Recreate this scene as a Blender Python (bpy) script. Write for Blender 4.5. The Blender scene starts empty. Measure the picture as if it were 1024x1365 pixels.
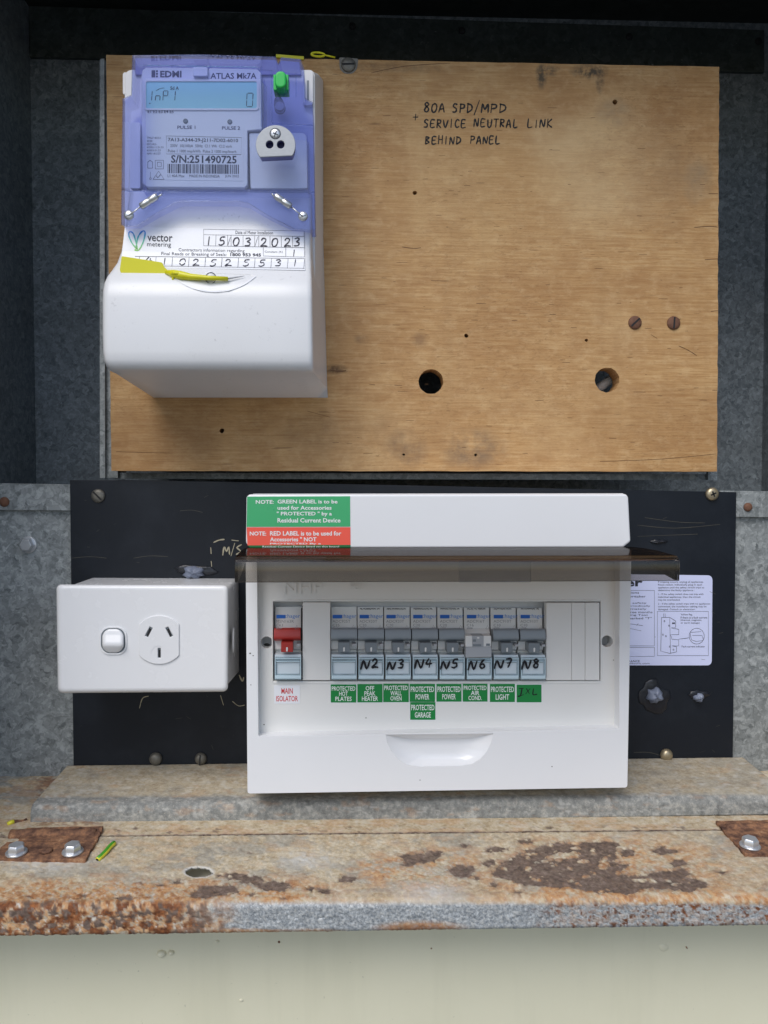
import bpy, bmesh, math, random
import numpy as np
from mathutils import Vector, Matrix, Euler

random.seed(7)
scene = bpy.context.scene
COL = scene.collection
R = math.radians

# ------------------------------------------------------------------ camera
FPX = 1025.0                                   # focal length in photo pixels (photo is 1024 x 1365)
PITCH, YAW = R(1.8), R(2.0)                    # camera looks slightly down and slightly right
cd = bpy.data.cameras.new('camera')
cd.sensor_fit = 'HORIZONTAL'; cd.sensor_width = 36.0; cd.lens = 36.0 * FPX / 1024.0
cd.clip_start = 0.01; cd.clip_end = 1000.0
cam = bpy.data.objects.new('camera', cd); COL.objects.link(cam)
CAMROT = Matrix.Rotation(-YAW, 3, 'Z') @ Matrix.Rotation(R(90) - PITCH, 3, 'X')
cam.matrix_world = CAMROT.to_4x4()
scene.camera = cam

# ------------------------------------------------------------------ daylight
SUN_EL, SUN_AZ = R(50), R(-24)                 # behind the photographer, a little to the left
w = bpy.data.worlds.new('World'); scene.world = w; w.use_nodes = True
wn = w.node_tree; wn.nodes.clear()
sky = wn.nodes.new('ShaderNodeTexSky'); sky.sky_type = 'NISHITA'; sky.sun_disc = False
sky.sun_elevation = SUN_EL
sky.sun_rotation = R(180) - SUN_AZ
sky.air_density = 1.0; sky.dust_density = 1.5; sky.ozone_density = 1.0
bg = wn.nodes.new('ShaderNodeBackground'); bg.inputs['Strength'].default_value = 0.12
wo = wn.nodes.new('ShaderNodeOutputWorld')
wn.links.new(sky.outputs[0], bg.inputs[0]); wn.links.new(bg.outputs[0], wo.inputs[0])
sd = bpy.data.lights.new('sun', 'SUN'); sd.energy = 1.45; sd.angle = R(36); sd.color = (1.0, 0.975, 0.95)
sun = bpy.data.objects.new('sun', sd); COL.objects.link(sun)
sdir = Vector((math.sin(SUN_AZ) * math.cos(SUN_EL), -math.cos(SUN_AZ) * math.cos(SUN_EL), math.sin(SUN_EL)))
sun.rotation_euler = sdir.to_track_quat('Z', 'Y').to_euler()
sun.location = sdir * 5
scene.view_settings.view_transform = 'Standard'; scene.view_settings.look = 'None'
scene.view_settings.exposure = 0.36; scene.view_settings.gamma = 1.0
scene.render.engine = 'CYCLES'
scene.cycles.transparent_max_bounces = 24
scene.cycles.max_bounces = 10

# ------------------------------------------------------------------ geometry helpers
def ray(px, py):
    return (CAMROT @ Vector(((px - 512.0) / FPX, -(py - 682.5) / FPX, -1.0)))
def W(px, py, Y):
    d = ray(px, py); return d * (Y / d.y)
CAMINV = CAMROT.inverted()
def proj(p):
    q = CAMINV @ Vector(p)
    return 512 + FPX * q.x / -q.z, 682.5 - FPX * q.y / -q.z

class Frame:
    """local axes of a thing: x right, y into the wall, z up; d = millimetres towards the camera"""
    def __init__(s, o, yaw=0.0):
        s.o = Vector(o); s.yaw = yaw
        s.ex = Vector((math.cos(yaw), math.sin(yaw), 0)); s.ey = Vector((-math.sin(yaw), math.cos(yaw), 0)); s.ez = Vector((0, 0, 1))
        s.mat = Matrix.Translation(s.o) @ Matrix.Rotation(yaw, 4, 'Z')
    def p(s, px, py, d=0.0):
        r = ray(px, py); t = (s.o - s.ey * (d * 0.001)).dot(s.ey) / r.dot(s.ey)
        q = r * t - s.o
        return Vector((q.dot(s.ex), -d * 0.001, q.dot(s.ez)))
    def w(s, l): return s.o + s.ex * l[0] + s.ey * l[1] + s.ez * l[2]
    def at(s, px, py, d=0.0): return Frame(s.w(s.p(px, py, d)), s.yaw)

def lin(r, g, b):
    return tuple(((c / 255) / 12.92 if c / 255 <= 0.04045 else ((c / 255 + 0.055) / 1.055) ** 2.4) for c in (r, g, b))

def link(name, me, mat=None, parent=None, bev=0, seg=3, smooth=False):
    o = bpy.data.objects.new(name, me); COL.objects.link(o)
    if mat is not None:
        for m in (mat if isinstance(mat, (list, tuple)) else [mat]): me.materials.append(m)
    if parent is not None: o.parent = parent
    if smooth:
        for p in me.polygons: p.use_smooth = True
    if bev:
        b = o.modifiers.new('bevel', 'BEVEL'); b.width = bev * 0.001; b.segments = seg; b.limit_method = 'ANGLE'; b.angle_limit = R(35)
        for p in me.polygons: p.use_smooth = True
        b.harden_normals = True
    return o

def tag(o, label=None, cat=None, group=None, kind=None):
    if label: o['label'] = label
    if cat: o['category'] = cat
    if group: o['group'] = group
    if kind: o['kind'] = kind
    return o

def thing(name, F, label, cat, group=None):
    o = bpy.data.objects.new(name, None); o.empty_display_size = 0.01
    COL.objects.link(o); o.matrix_world = F.mat
    return tag(o, label, cat, group)

class MB:
    """collects pieces of one mesh"""
    def __init__(s): s.v = []; s.f = []; s.mi = []
    def add(s, vs, fs, mi=0):
        b = len(s.v); s.v += [Vector(x) for x in vs]
        for f in fs: s.f.append([i + b for i in f]); s.mi.append(mi)
    def mesh(s, name='m', fix=True):
        me = bpy.data.meshes.new(name); me.from_pydata([tuple(x) for x in s.v], [], s.f)
        if any(s.mi): me.polygons.foreach_set('material_index', s.mi)
        if fix:
            bm = bmesh.new(); bm.from_mesh(me); bmesh.ops.recalc_face_normals(bm, faces=bm.faces); bm.to_mesh(me); bm.free()
        me.update(); return me
    def build(s, name, mat, parent=None, **k): return link(name, s.mesh(name), mat, parent, **k)
    # --- pieces
    def prism(s, F, outline, d0, d1, mi=0):
        """outline traced (pixels) at depth d1, pushed straight back to d0"""
        fr = [F.p(x, y, d1) for x, y in outline]
        bk = [Vector((p.x, -d0 * 0.001, p.z)) for p in fr]
        n = len(fr)
        s.add(fr + bk, [list(range(n)), list(range(2 * n - 1, n - 1, -1))] + [[i, i + n, (i + 1) % n + n, (i + 1) % n] for i in range(n)], mi); return s
    def loft(s, rings, cap=True, mi=0, closed=True):
        n = len(rings[0]); vs = [p for r in rings for p in r]; fs = []
        for k in range(len(rings) - 1):
            for i in range(n if closed else n - 1):
                j = (i + 1) % n
                fs.append([k * n + i, k * n + j, (k + 1) * n + j, (k + 1) * n + i])
        if cap:
            fs.append(list(range(n))[::-1]); fs.append([len(vs) - n + i for i in range(n)])
        s.add(vs, fs, mi); return s
    def prof(s, F, x0, x1, dref, pts, mi=0):
        """profile (py, d) swept between two real x positions"""
        pm = pts[0][0]
        a = F.p(x0, 850, dref).x; b = F.p(x1, 850, dref).x
        L = []
        for X in (a, b):
            L.append([Vector((X, -d * 0.001, F.p((x0 + x1) / 2, py, d).z)) for py, d in pts])
        return s.loft(L, True, mi)
    def lathe(s, c, axis, prof, n=20, mi=0, up=None):
        """prof = [(r, h)] in metres about c along axis"""
        axis = Vector(axis).normalized(); a = axis.orthogonal().normalized(); b = axis.cross(a)
        rings = [[Vector(c) + axis * h + (a * math.cos(2 * math.pi * i / n) + b * math.sin(2 * math.pi * i / n)) * r for i in range(n)] for r, h in prof]
        return s.loft(rings, True, mi)
    def tube(s, pts, r, n=8, mi=0):
        pts = [Vector(p) for p in pts]; rings = []
        prev = None
        for i, p in enumerate(pts):
            t = (pts[min(i + 1, len(pts) - 1)] - pts[max(i - 1, 0)]).normalized()
            a = (prev - t * prev.dot(t)).normalized() if prev is not None else t.orthogonal().normalized()
            prev = a; b = t.cross(a); rr = r[i] if isinstance(r, (list, tuple)) else r
            rings.append([p + (a * math.cos(2 * math.pi * k / n) + b * math.sin(2 * math.pi * k / n)) * rr for k in range(n)])
        return s.loft(rings, True, mi)

def rrect(x0, y0, x1, y1, r=0, n=5):
    if r <= 0: return [(x0, y0), (x1, y0), (x1, y1), (x0, y1)]
    out = []
    for cx, cy, a0 in ((x1 - r, y0 + r, -90), (x1 - r, y1 - r, 0), (x0 + r, y1 - r, 90), (x0 + r, y0 + r, 180)):
        for k in range(n + 1):
            a = R(a0 + 90 * k / n); out.append((cx + r * math.cos(a), cy + r * math.sin(a)))
    return out
def rquad(q, r, n=5):
    """rounded corners for any quad outline"""
    out = []; m = len(q)
    for i in range(m):
        p0, p1, p2 = Vector(q[i - 1]), Vector(q[i]), Vector(q[(i + 1) % m])
        a = p1 + (p0 - p1).normalized() * r; b = p1 + (p2 - p1).normalized() * r
        for k in range(n + 1):
            t = k / n; c = a * (1 - t) ** 2 + p1 * 2 * t * (1 - t) + b * t * t; out.append((c.x, c.y))
    return out
def ell(cx, cy, rx, ry=None, n=24, ph=0):
    ry = rx if ry is None else ry
    return [(cx + rx * math.cos(2 * math.pi * k / n + ph), cy + ry * math.sin(2 * math.pi * k / n + ph)) for k in range(n)]

def plate(F, outer, holes, d0, d1, name, mat, parent=None, **k):
    """flat plate with real holes; outlines traced at the front depth d1"""
    bm = bmesh.new(); loops = []
    for ol in [outer] + holes:
        vs = [bm.verts.new(F.p(x, y, d1)) for x, y in ol]
        loops.append([bm.edges.new((vs[i], vs[(i + 1) % len(vs)])) for i in range(len(vs))])
    bmesh.ops.triangle_fill(bm, use_beauty=True, use_dissolve=False, edges=[e for l in loops for e in l], normal=(0, -1, 0))
    faces = bm.faces[:]
    r = bmesh.ops.extrude_face_region(bm, geom=faces)
    for v in [g for g in r['geom'] if isinstance(g, bmesh.types.BMVert)]: v.co.y += (d1 - d0) * 0.001
    bmesh.ops.recalc_face_normals(bm, faces=bm.faces)
    me = bpy.data.meshes.new(name); bm.to_mesh(me); bm.free()
    return link(name, me, mat, parent, **k)

# ------------------------------------------------------------------ lettering
_fc = {}
def glyphs(body, bold=0.0, shear=0.0):
    key = (body, bold, shear)
    if key in _fc: return _fc[key]
    c = bpy.data.curves.new('t', 'FONT'); c.body = body; c.resolution_u = 2; c.offset = bold; c.shear = shear; c.fill_mode = 'FRONT'
    o = bpy.data.objects.new('t', c); me = bpy.data.meshes.new_from_object(o)
    vs = np.array([v.co[:2] for v in me.vertices]) if len(me.vertices) else np.zeros((0, 2)); fs = [list(p.vertices) for p in me.polygons]
    bpy.data.objects.remove(o); bpy.data.curves.remove(c); bpy.data.meshes.remove(me)
    _fc[key] = (vs, fs); return vs, fs
def put_text(mb, body, box, m, bold=0.0, mi=0, tilt=0.0, shear=0.0):
    """fit the ink of body into the pixel box (x0, y0, x1, y1); m maps a pixel onto the surface"""
    vs, fs = glyphs(body, bold, shear)
    if not len(vs): return
    lo, hi = vs.min(0), vs.max(0); x0, y0, x1, y1 = box
    P = []
    for v in vs:
        a = (v[0] - lo[0]) / max(hi[0] - lo[0], 1e-6); b = (v[1] - lo[1]) / max(hi[1] - lo[1], 1e-6)
        x = x0 + a * (x1 - x0); P.append(m(x, y1 + b * (y0 - y1) + tilt * (x - x0)))
    mb.add(P, fs, mi)

def ribbon(mb, pts, wd, m, mi=0, smooth=True, taper=0.25):
    pts = [Vector(p) for p in pts]
    if smooth and len(pts) > 2:
        out = []
        for i in range(len(pts) - 1):
            p0, p1, p2, p3 = pts[max(i - 1, 0)], pts[i], pts[i + 1], pts[min(i + 2, len(pts) - 1)]
            for k in range(4):
                t = k / 4
                out.append(0.5 * ((2 * p1) + (p2 - p0) * t + (2 * p0 - 5 * p1 + 4 * p2 - p3) * t * t + (3 * p1 - p0 - 3 * p2 + p3) * t ** 3))
        pts = out + [pts[-1]]
    n = len(pts); V = []; rnd = random.Random(int(pts[0].x * 31 + pts[0].y * 17))
    for i, p in enumerate(pts):
        t = pts[min(i + 1, n - 1)] - pts[max(i - 1, 0)]
        if t.length < 1e-6: t = Vector((1, 0))
        t.normalize(); nrm = Vector((-t.y, t.x))
        wv = wd * 0.5 * (1 + rnd.uniform(-0.26, 0.26)) * (1 - taper if i in (0, n - 1) else 1)
        V += [p + nrm * wv, p - nrm * wv]
    e0 = pts[0] - (pts[1] - pts[0]).normalized() * wd * 0.4; e1 = pts[-1] + (pts[-1] - pts[-2]).normalized() * wd * 0.4
    V += [e0, e1]
    F_ = [[2 * i, 2 * i + 1, 2 * i + 3, 2 * i + 2] for i in range(n - 1)] + [[1, 0, 2 * n], [2 * n - 2, 2 * n - 1, 2 * n + 1]]
    mb.add([m(v.x, v.y) for v in V], F_, mi)

HAND = {  # one-stroke handwriting, box 0..1, y up
 '0': [[(.55, .98), (.2, .85), (.08, .4), (.3, .03), (.7, .1), (.9, .55), (.75, .92), (.5, .98)]],
 '1': [[(.5, 1), (.47, 0)]],
 '2': [[(.08, .75), (.3, 1), (.7, .9), (.65, .55), (.05, .02), (.5, .1), (1, .05)]],
 '3': [[(.1, .9), (.5, 1), (.75, .8), (.35, .55), (.75, .4), (.65, .08), (.05, .05)]],
 '4': [[(.45, 1), (.1, .4), (.95, .45)], [(.7, .8), (.6, 0)]],
 '5': [[(.9, .98), (.35, .95), (.25, .55), (.7, .55), (.8, .2), (.4, 0), (.05, .08)]],
 '6': [[(.7, 1), (.25, .6), (.15, .2), (.5, 0), (.85, .2), (.6, .5), (.2, .35)]],
 '7': [[(.1, .95), (.9, .95), (.45, 0)], [(.3, .5), (.8, .55)]],
 '8': [[(.8, .85), (.4, 1), (.2, .75), (.8, .35), (.6, .02), (.15, .15), (.35, .5), (.85, .8)]],
 'A': [[(0, 0), (.45, 1), (.9, 0)], [(.15, .35), (.8, .4)]],
 'B': [[(.1, 1), (.1, 0)], [(.1, .98), (.75, .85), (.2, .52), (.85, .25), (.1, .0)]],
 'C': [[(.85, .85), (.45, 1), (.1, .5), (.4, .02), (.9, .12)]],
 'D': [[(.12, 1), (.12, 0)], [(0, .98), (.75, .8), (.85, .35), (.12, 0)]],
 'E': [[(.85, .97), (.12, .95), (.12, .02), (.9, .05)], [(.12, .5), (.7, .52)]],
 'H': [[(.1, 1), (.1, 0)], [(.85, 1), (.85, 0)], [(.1, .5), (.85, .52)]],
 'I': [[(.5, 1), (.5, 0)]],
 'K': [[(.1, 1), (.1, 0)], [(.8, 1), (.15, .45), (.9, 0)]],
 'L': [[(.15, 1), (.15, .03), (.9, .06)]],
 'M': [[(.0, 0), (.1, 1), (.45, .35), (.85, 1), (.95, 0)]],
 'N': [[(.05, 0), (.15, .97), (.75, .05), (.9, 1)]],
 'P': [[(.15, 1), (.12, 0)], [(.05, .95), (.75, .9), (.75, .55), (.15, .45)]],
 'R': [[(.15, 1), (.12, 0)], [(.05, .95), (.75, .9), (.7, .55), (.15, .5), (.9, 0)]],
 'S': [[(.85, .9), (.4, 1), (.2, .7), (.75, .4), (.65, .05), (.1, .05)]],
 'T': [[(0, .97), (1, .98)], [(.5, .97), (.48, 0)]],
 'U': [[(.1, 1), (.15, .2), (.5, 0), (.8, .25), (.9, 1)]],
 'V': [[(.0, 1), (.45, 0), (.95, 1)]],
 'X': [[(.1, 1), (.85, .05)], [(.9, 1), (.05, 0)]],
 '/': [[(.95, 1.25), (.1, -.15)]],
 '+': [[(.5, .9), (.5, .1)], [(.1, .5), (.9, .5)]],
}
def hand(mb, ch, x, y, w_, h, wd, m, mi=0, slant=0.12):
    for st in HAND[ch]:
        ribbon(mb, [(x + (a + slant * (b - .5)) * w_, y - b * h) for a, b in st], wd, m, mi)
def handline(mb, s, x, y, cw, h, wd, m, adv=None, mi=0, tilt=0.0):
    rnd = random.Random(len(s) * 7 + int(x)); adv = adv or cw * 1.3; x0 = x
    for ch in s:
        if ch != ' ':
            k = 0.35 if ch == 'I' else 1.0
            hand(mb, ch, x - (.22 * cw if ch == 'I' else 0) + rnd.uniform(-.3, .3), y + tilt * (x - x0) + rnd.uniform(-.5, .5), cw, h * rnd.uniform(.92, 1.06), wd, m, mi)
        x += adv * (0.75 if ch in 'I ' else 1.0)

# ------------------------------------------------------------------ materials
class NT:
    def __init__(s, name):
        s.m = bpy.data.materials.new(name); s.m.use_nodes = True; s.t = s.m.node_tree; s.t.nodes.clear()
        s.out = s.t.nodes.new('ShaderNodeOutputMaterial')
        tc = s.t.nodes.new('ShaderNodeTexCoord'); s.obj = tc.outputs['Object']; s.gen = tc.outputs['Generated']
    def _in(s, sock, v):
        if v is None: return
        if isinstance(v, bpy.types.NodeSocket): s.t.links.new(v, sock)
        elif isinstance(v, (tuple, list)) and sock.type == 'RGBA': sock.default_value = tuple(v)[:3] + (1,)
        else: sock.default_value = v
    def mp(s, scale=(1, 1, 1), loc=(0, 0, 0), rot=(0, 0, 0), vec=None):
        n = s.t.nodes.new('ShaderNodeMapping'); n.inputs['Scale'].default_value = scale; n.inputs['Location'].default_value = loc; n.inputs['Rotation'].default_value = rot
        s.t.links.new(vec or s.obj, n.inputs['Vector']); return n.outputs[0]
    def noise(s, scale, detail=4, rough=.55, vec=None, dist=0.0, color=False):
        n = s.t.nodes.new('ShaderNodeTexNoise'); s._in(n.inputs['Scale'], scale); n.inputs['Detail'].default_value = detail; n.inputs['Roughness'].default_value = rough; n.inputs['Distortion'].default_value = dist
        s.t.links.new(vec or s.obj, n.inputs['Vector']); return n.outputs['Color' if color else 'Fac']
    def voro(s, scale, vec=None, feature='F1', out='Color', rand=1.0):
        n = s.t.nodes.new('ShaderNodeTexVoronoi'); n.feature = feature; n.inputs['Scale'].default_value = scale; n.inputs['Randomness'].default_value = rand
        s.t.links.new(vec or s.obj, n.inputs['Vector']); return n.outputs[out]
    def ramp(s, fac, stops, mode='LINEAR'):
        n = s.t.nodes.new('ShaderNodeValToRGB'); n.color_ramp.interpolation = mode; e = n.color_ramp.elements
        while len(e) < len(stops): e.new(0.5)
        for k, (p, c) in enumerate(stops):
            e[k].position = p; e[k].color = ((c, c, c) if isinstance(c, (int, float)) else tuple(c)) + (1,)
        s._in(n.inputs[0], fac); return n.outputs[0]
    def mix(s, fac, a, b, mode='MIX'):
        n = s.t.nodes.new('ShaderNodeMix'); n.data_type = 'RGBA'; n.blend_type = mode
        s._in(n.inputs[0], fac); s._in(n.inputs[6], a); s._in(n.inputs[7], b); return n.outputs[2]
    def math(s, op, a, b=None, clamp=False):
        n = s.t.nodes.new('ShaderNodeMath'); n.operation = op; n.use_clamp = clamp; s._in(n.inputs[0], a); s._in(n.inputs[1], b); return n.outputs[0]
    def vadd(s, a, b):
        n = s.t.nodes.new('ShaderNodeVectorMath'); n.operation = 'ADD'; s._in(n.inputs[0], a); s._in(n.inputs[1], b); return n.outputs[0]
    def attr(s, name):
        n = s.t.nodes.new('ShaderNodeAttribute'); n.attribute_name = name; return n.outputs['Fac']
    def rnd(s):
        n = s.t.nodes.new('ShaderNodeObjectInfo'); return n.outputs['Random']
    def bump(s, h, strength=.3, dist=.001):
        n = s.t.nodes.new('ShaderNodeBump'); n.inputs['Strength'].default_value = strength; n.inputs['Distance'].default_value = dist; s._in(n.inputs['Height'], h); return n.outputs[0]
    def blob(s, c, r, wob=None):
        """soft mask: 1 at c, 0 at r away (object space x, z)"""
        v = s.mp(scale=(1 / r[0], 0, 1 / r[1]), loc=(-c[0] / r[0], 0, -c[1] / r[1]), vec=wob)
        n = s.t.nodes.new('ShaderNodeVectorMath'); n.operation = 'LENGTH'; s.t.links.new(v, n.inputs[0])
        return s.math('SUBTRACT', 1.0, n.outputs['Value'], clamp=True)
    def pbr(s, color, rough=.5, metal=0.0, normal=None, spec=.5, coat=0.0, trans=None, emis=None):
        n = s.t.nodes.new('ShaderNodeBsdfPrincipled')
        s._in(n.inputs['Base Color'], color); s._in(n.inputs['Roughness'], rough); s._in(n.inputs['Metallic'], metal)
        n.inputs['Specular IOR Level'].default_value = spec; n.inputs['Coat Weight'].default_value = coat
        if normal: s.t.links.new(normal, n.inputs['Normal'])
        s.t.links.new(n.outputs[0], s.out.inputs[0]); s.bsdf = n; return s.m
    def clear(s, tint, diffuse=None, dfac=0.0, rough=.06, refl=1.0, normal=None):
        """thin tinted clear plastic: tinted transparency under a fresnel reflection"""
        t = s.t.nodes.new('ShaderNodeBsdfTransparent'); s._in(t.inputs[0], tint)
        cur = t.outputs[0]
        if dfac:
            d = s.t.nodes.new('ShaderNodeBsdfDiffuse'); s._in(d.inputs[0], diffuse)
            x = s.t.nodes.new('ShaderNodeMixShader'); s._in(x.inputs[0], dfac); s.t.links.new(cur, x.inputs[1]); s.t.links.new(d.outputs[0], x.inputs[2]); cur = x.outputs[0]
        g = s.t.nodes.new('ShaderNodeBsdfGlossy'); g.inputs['Roughness'].default_value = rough
        f = s.t.nodes.new('ShaderNodeFresnel'); f.inputs['IOR'].default_value = 1.45
        if normal: s.t.links.new(normal, g.inputs['Normal'])
        x = s.t.nodes.new('ShaderNodeMixShader'); s._in(x.inputs[0], s.math('MULTIPLY', f.outputs[0], refl, clamp=True))
        s.t.links.new(cur, x.inputs[1]); s.t.links.new(g.outputs[0], x.inputs[2]); s.t.links.new(x.outputs[0], s.out.inputs[0]); return s.m

def plastic(name, col, rough=.35, dirt=0.0, dirtcol=(.25, .2, .14), bump=.04, coat=0.0, spec=.5):
    n = NT(name); c = col
    if dirt:
        a = n.ramp(n.noise(18, 5, .6), [(.4, 0), (.85, 1)]); b = n.ramp(n.noise(420, 3, .6), [(.62, 0), (.72, 1)])
        c = n.mix(n.math('MULTIPLY', a, dirt), col, dirtcol); c = n.mix(n.math('MULTIPLY', b, n.math('MULTIPLY', a, dirt)), c, dirtcol)
    rr = n.math('ADD', n.math('MULTIPLY', n.noise(60, 4), .14), rough - .07)
    return n.pbr(c, rr, normal=n.bump(n.noise(900, 2), bump, .0004), coat=coat, spec=spec)
def ink(name, col, rough=.5):
    n = NT(name); c = n.mix(n.math('MULTIPLY', n.noise(700, 2), .35), col, tuple(min(1, x * 1.6 + .01) for x in col)); return n.pbr(c, rough, spec=.3)

M = {}
def galv(name, lo, hi, scale=130, dirt=.3, dirtcol=(.12, .115, .10), metal=.15):
    n = NT(name)
    wob = n.vadd(n.obj, n.mix(.985, n.noise(95, 3, color=True), (0, 0, 0)))
    sp = n.voro(scale, vec=wob); sp2 = n.voro(scale * 2.3, vec=wob)
    g = n.math('ADD', n.math('MULTIPLY', sp, .55), n.math('MULTIPLY', sp2, .45))
    g = n.math('ADD', n.math('MULTIPLY', g, .65), n.math('MULTIPLY', n.noise(240, 5, .65), .35))
    c = n.ramp(g, [(.22, lo), (.55, tuple((a + b) / 2 for a, b in zip(lo, hi))), (.8, hi)])
    big = n.ramp(n.noise(9, 5, .6), [(.42, 0), (.75, 1)])
    c = n.mix(n.math('MULTIPLY', big, dirt), c, dirtcol)
    wht = n.ramp(n.noise(140, 4, .7, vec=n.mp((1, 1, 1.6))), [(.66, 0), (.76, 1)])
    c = n.mix(n.math('MULTIPLY', wht, .35), c, (.55, .57, .58))
    return n.pbr(c, n.math('ADD', n.math('MULTIPLY', g, .25), .38), metal, n.bump(n.noise(200, 4), .12, .0006))
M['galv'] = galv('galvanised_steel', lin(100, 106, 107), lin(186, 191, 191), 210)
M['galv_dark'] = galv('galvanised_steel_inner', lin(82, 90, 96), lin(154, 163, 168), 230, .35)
M['rail'] = galv('dark_rail_steel', lin(44, 52, 48), lin(84, 92, 90), 160, .9, (.02, .026, .022))
n = NT('shaded_roof_steel'); M['roof_shade'] = n.pbr(n.mix(n.ramp(n.noise(60, 6, .7), [(.5, 0), (.8, 1)]), (.016, .021, .018), (.035, .042, .037)), .6)  # galvanised roof; the shade on its underside is put into this dark green

# plywood
def ply():
    n = NT('weathered_plywood')
    wob = n.vadd(n.obj, n.mix(.985, n.noise(14, 3, color=True), (0, 0, 0)))
    gr = n.noise(1.0, 6, .62, vec=n.mp((30, 30, 620), rot=(0, .006, 0))); fl = n.noise(1.0, 4, .65, vec=n.mp((130, 1, 1000), rot=(0, .01, 0)))
    big = n.noise(6, 4, .6, vec=n.mp((1, 1, 1.6)))
    c = n.ramp(gr, [(.3, lin(170, 128, 80)), (.5, lin(192, 152, 102)), (.7, lin(207, 171, 122))])
    c = n.mix(n.math('MULTIPLY', n.ramp(fl, [(.58, 0), (.68, 1)]), .42), c, lin(138, 98, 60))
    c = n.mix(n.math('MULTIPLY', n.ramp(big, [(.42, 0), (.68, 1)]), .6), c, lin(160, 116, 70))
    c = n.mix(n.math('MULTIPLY', n.ramp(n.noise(11, 5, .65, vec=n.mp(loc=(3, 1, 5))), [(.5, 0), (.68, 1)]), .4), c, lin(216, 184, 136))
    mo = n.noise(1, 5, .7, vec=n.mp((34, 1, 60))); c = n.mix(n.math('MULTIPLY', n.ramp(mo, [(.42, 0), (.66, 1)]), .46), c, lin(158, 116, 74)); mo2 = n.noise(1, 4, .65, vec=n.mp((90, 1, 150), loc=(2, 0, 9))); c = n.mix(n.math('MULTIPLY', n.ramp(mo2, [(.5, 0), (.66, 1)]), .28), c, lin(218, 186, 140))
    # curly flecked figure, in patches, and faint upright bands from the veneer press
    cu = n.noise(1.0, 4, .7, vec=n.mp((170, 1, 420)), dist=1.2); cm = n.ramp(n.noise(7, 3, .5, vec=n.mp(loc=(1, 0, 2))), [(.42, 0), (.6, 1)])
    c = n.mix(n.math('MULTIPLY', n.math('MULTIPLY', n.ramp(cu, [(.53, 0), (.62, 1)]), cm), .34), c, lin(136, 98, 58))
    c = n.mix(n.math('MULTIPLY', n.ramp(n.noise(1.0, 3, .5, vec=n.mp((60, 1, 3))), [(.5, 0), (.75, 1)]), .16), c, lin(150, 116, 76))
    c = n.mix(n.math('MULTIPLY', n.ramp(n.noise(900, 2, .6), [(.68, 0), (.76, 1)]), .3), c, lin(110, 80, 52))
    dk_ = n.noise(1.0, 2, .5, vec=n.mp((26, 1, 330), loc=(4, 0, 7)))
    c = n.mix(n.math('MULTIPLY', n.ramp(dk_, [(.71, 0), (.76, 1)]), .5), c, lin(104, 72, 42))
    def B(px, py, rx, ry, amt, col, sc=40, lo=.3, hi=.75):
        nonlocal c
        q = FB.p(px, py, 0); k = .575 / FPX
        mk = n.blob((q.x, q.z), (rx * k, ry * k)); mk = n.math('MULTIPLY', n.ramp(mk, [(0, 0), (.6, 1)]), n.ramp(n.noise(sc, 5, .65), [(lo, 0), (hi, 1)]))
        c = n.mix(n.math('MULTIPLY', mk, amt, clamp=True), c, col)
    B(722, 100, 9, 22, 1.0, lin(94, 80, 62), 170, .35, .55); B(732, 94, 20, 9, .8, lin(104, 88, 68), 170, .4, .6); B(786, 95, 30, 12, 1.0, lin(88, 76, 60), 170, .38, .58); B(800, 106, 7, 22, .9, lin(96, 82, 64), 170, .35, .6); B(520, 90, 120, 8, .7, lin(96, 78, 60), 100)
    B(540, 600, 34, 34, .7, lin(118, 96, 76), 60, .35, .6); B(630, 598, 52, 34, .7, lin(112, 94, 78), 60, .35, .6); B(500, 585, 130, 50, .5, lin(140, 108, 74), 40)
    B(445, 492, 22, 8, 1.0, lin(80, 58, 40), 120, .3, .6); B(420, 575, 60, 30, .5, lin(110, 80, 54), 60)
    B(555, 195, 20, 200, .25, lin(222, 190, 140), 10); B(820, 150, 30, 24, .8, lin(150, 130, 104), 60)
    B(560, 452, 14, 12, .5, lin(126, 96, 70), 90, .3, .6); B(482, 452, 12, 9, .5, lin(110, 82, 60), 90, .3, .6)
    B(880, 230, 60, 110, .6, lin(150, 116, 80), 26); B(930, 240, 26, 40, .8, lin(150, 132, 106), 60); B(900, 560, 120, 60, .3, lin(150, 116, 78), 20)
    B(180, 590, 120, 60, .55, lin(120, 84, 50), 20, .2, .8); B(300, 560, 160, 80, .55, lin(120, 84, 50), 12, .2, .8)
    B(640, 250, 180, 150, .35, lin(214, 178, 124), 12); B(800, 230, 100, 100, .5, lin(216, 190, 146), 20, .2, .7); B(890, 215, 40, 60, .45, lin(146, 120, 88), 30); B(735, 180, 50, 40, .4, lin(222, 196, 152), 30); B(700, 560, 240, 60, .3, lin(170, 132, 86), 16)
    return n.pbr(c, .62, normal=n.bump(n.math('ADD', gr, n.math('MULTIPLY', fl, .8)), .22, .0010), spec=.3)

M['ply_edge'] = plastic('plywood_edge', lin(120, 84, 50), .8, .5)
# black bakelite panel
n = NT('black_panel'); sc = n.ramp(n.noise(1, 4, .7, vec=n.mp((14, 1, 120), rot=(0, .12, 0))), [(.62, 0), (.8, 1)])
c = n.mix(n.math('MULTIPLY', n.ramp(n.noise(22, 5, .7), [(.48, 0), (.75, 1)]), .7), (.006, .009, .015), (.017, .022, .031))
c = n.mix(n.math('MULTIPLY', sc, n.ramp(n.noise(9, 2), [(.4, 0), (.7, .16)])), c, (.09, .1, .11))
c = n.mix(n.ramp(n.noise(330, 3, .7), [(.72, 0), (.8, .35)]), c, (.12, .12, .12))
M['black'] = n.pbr(c, n.math('ADD', n.math('MULTIPLY', n.noise(30, 4), .3), .3), normal=n.bump(n.noise(60, 4), .05, .001), spec=.35)

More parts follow.
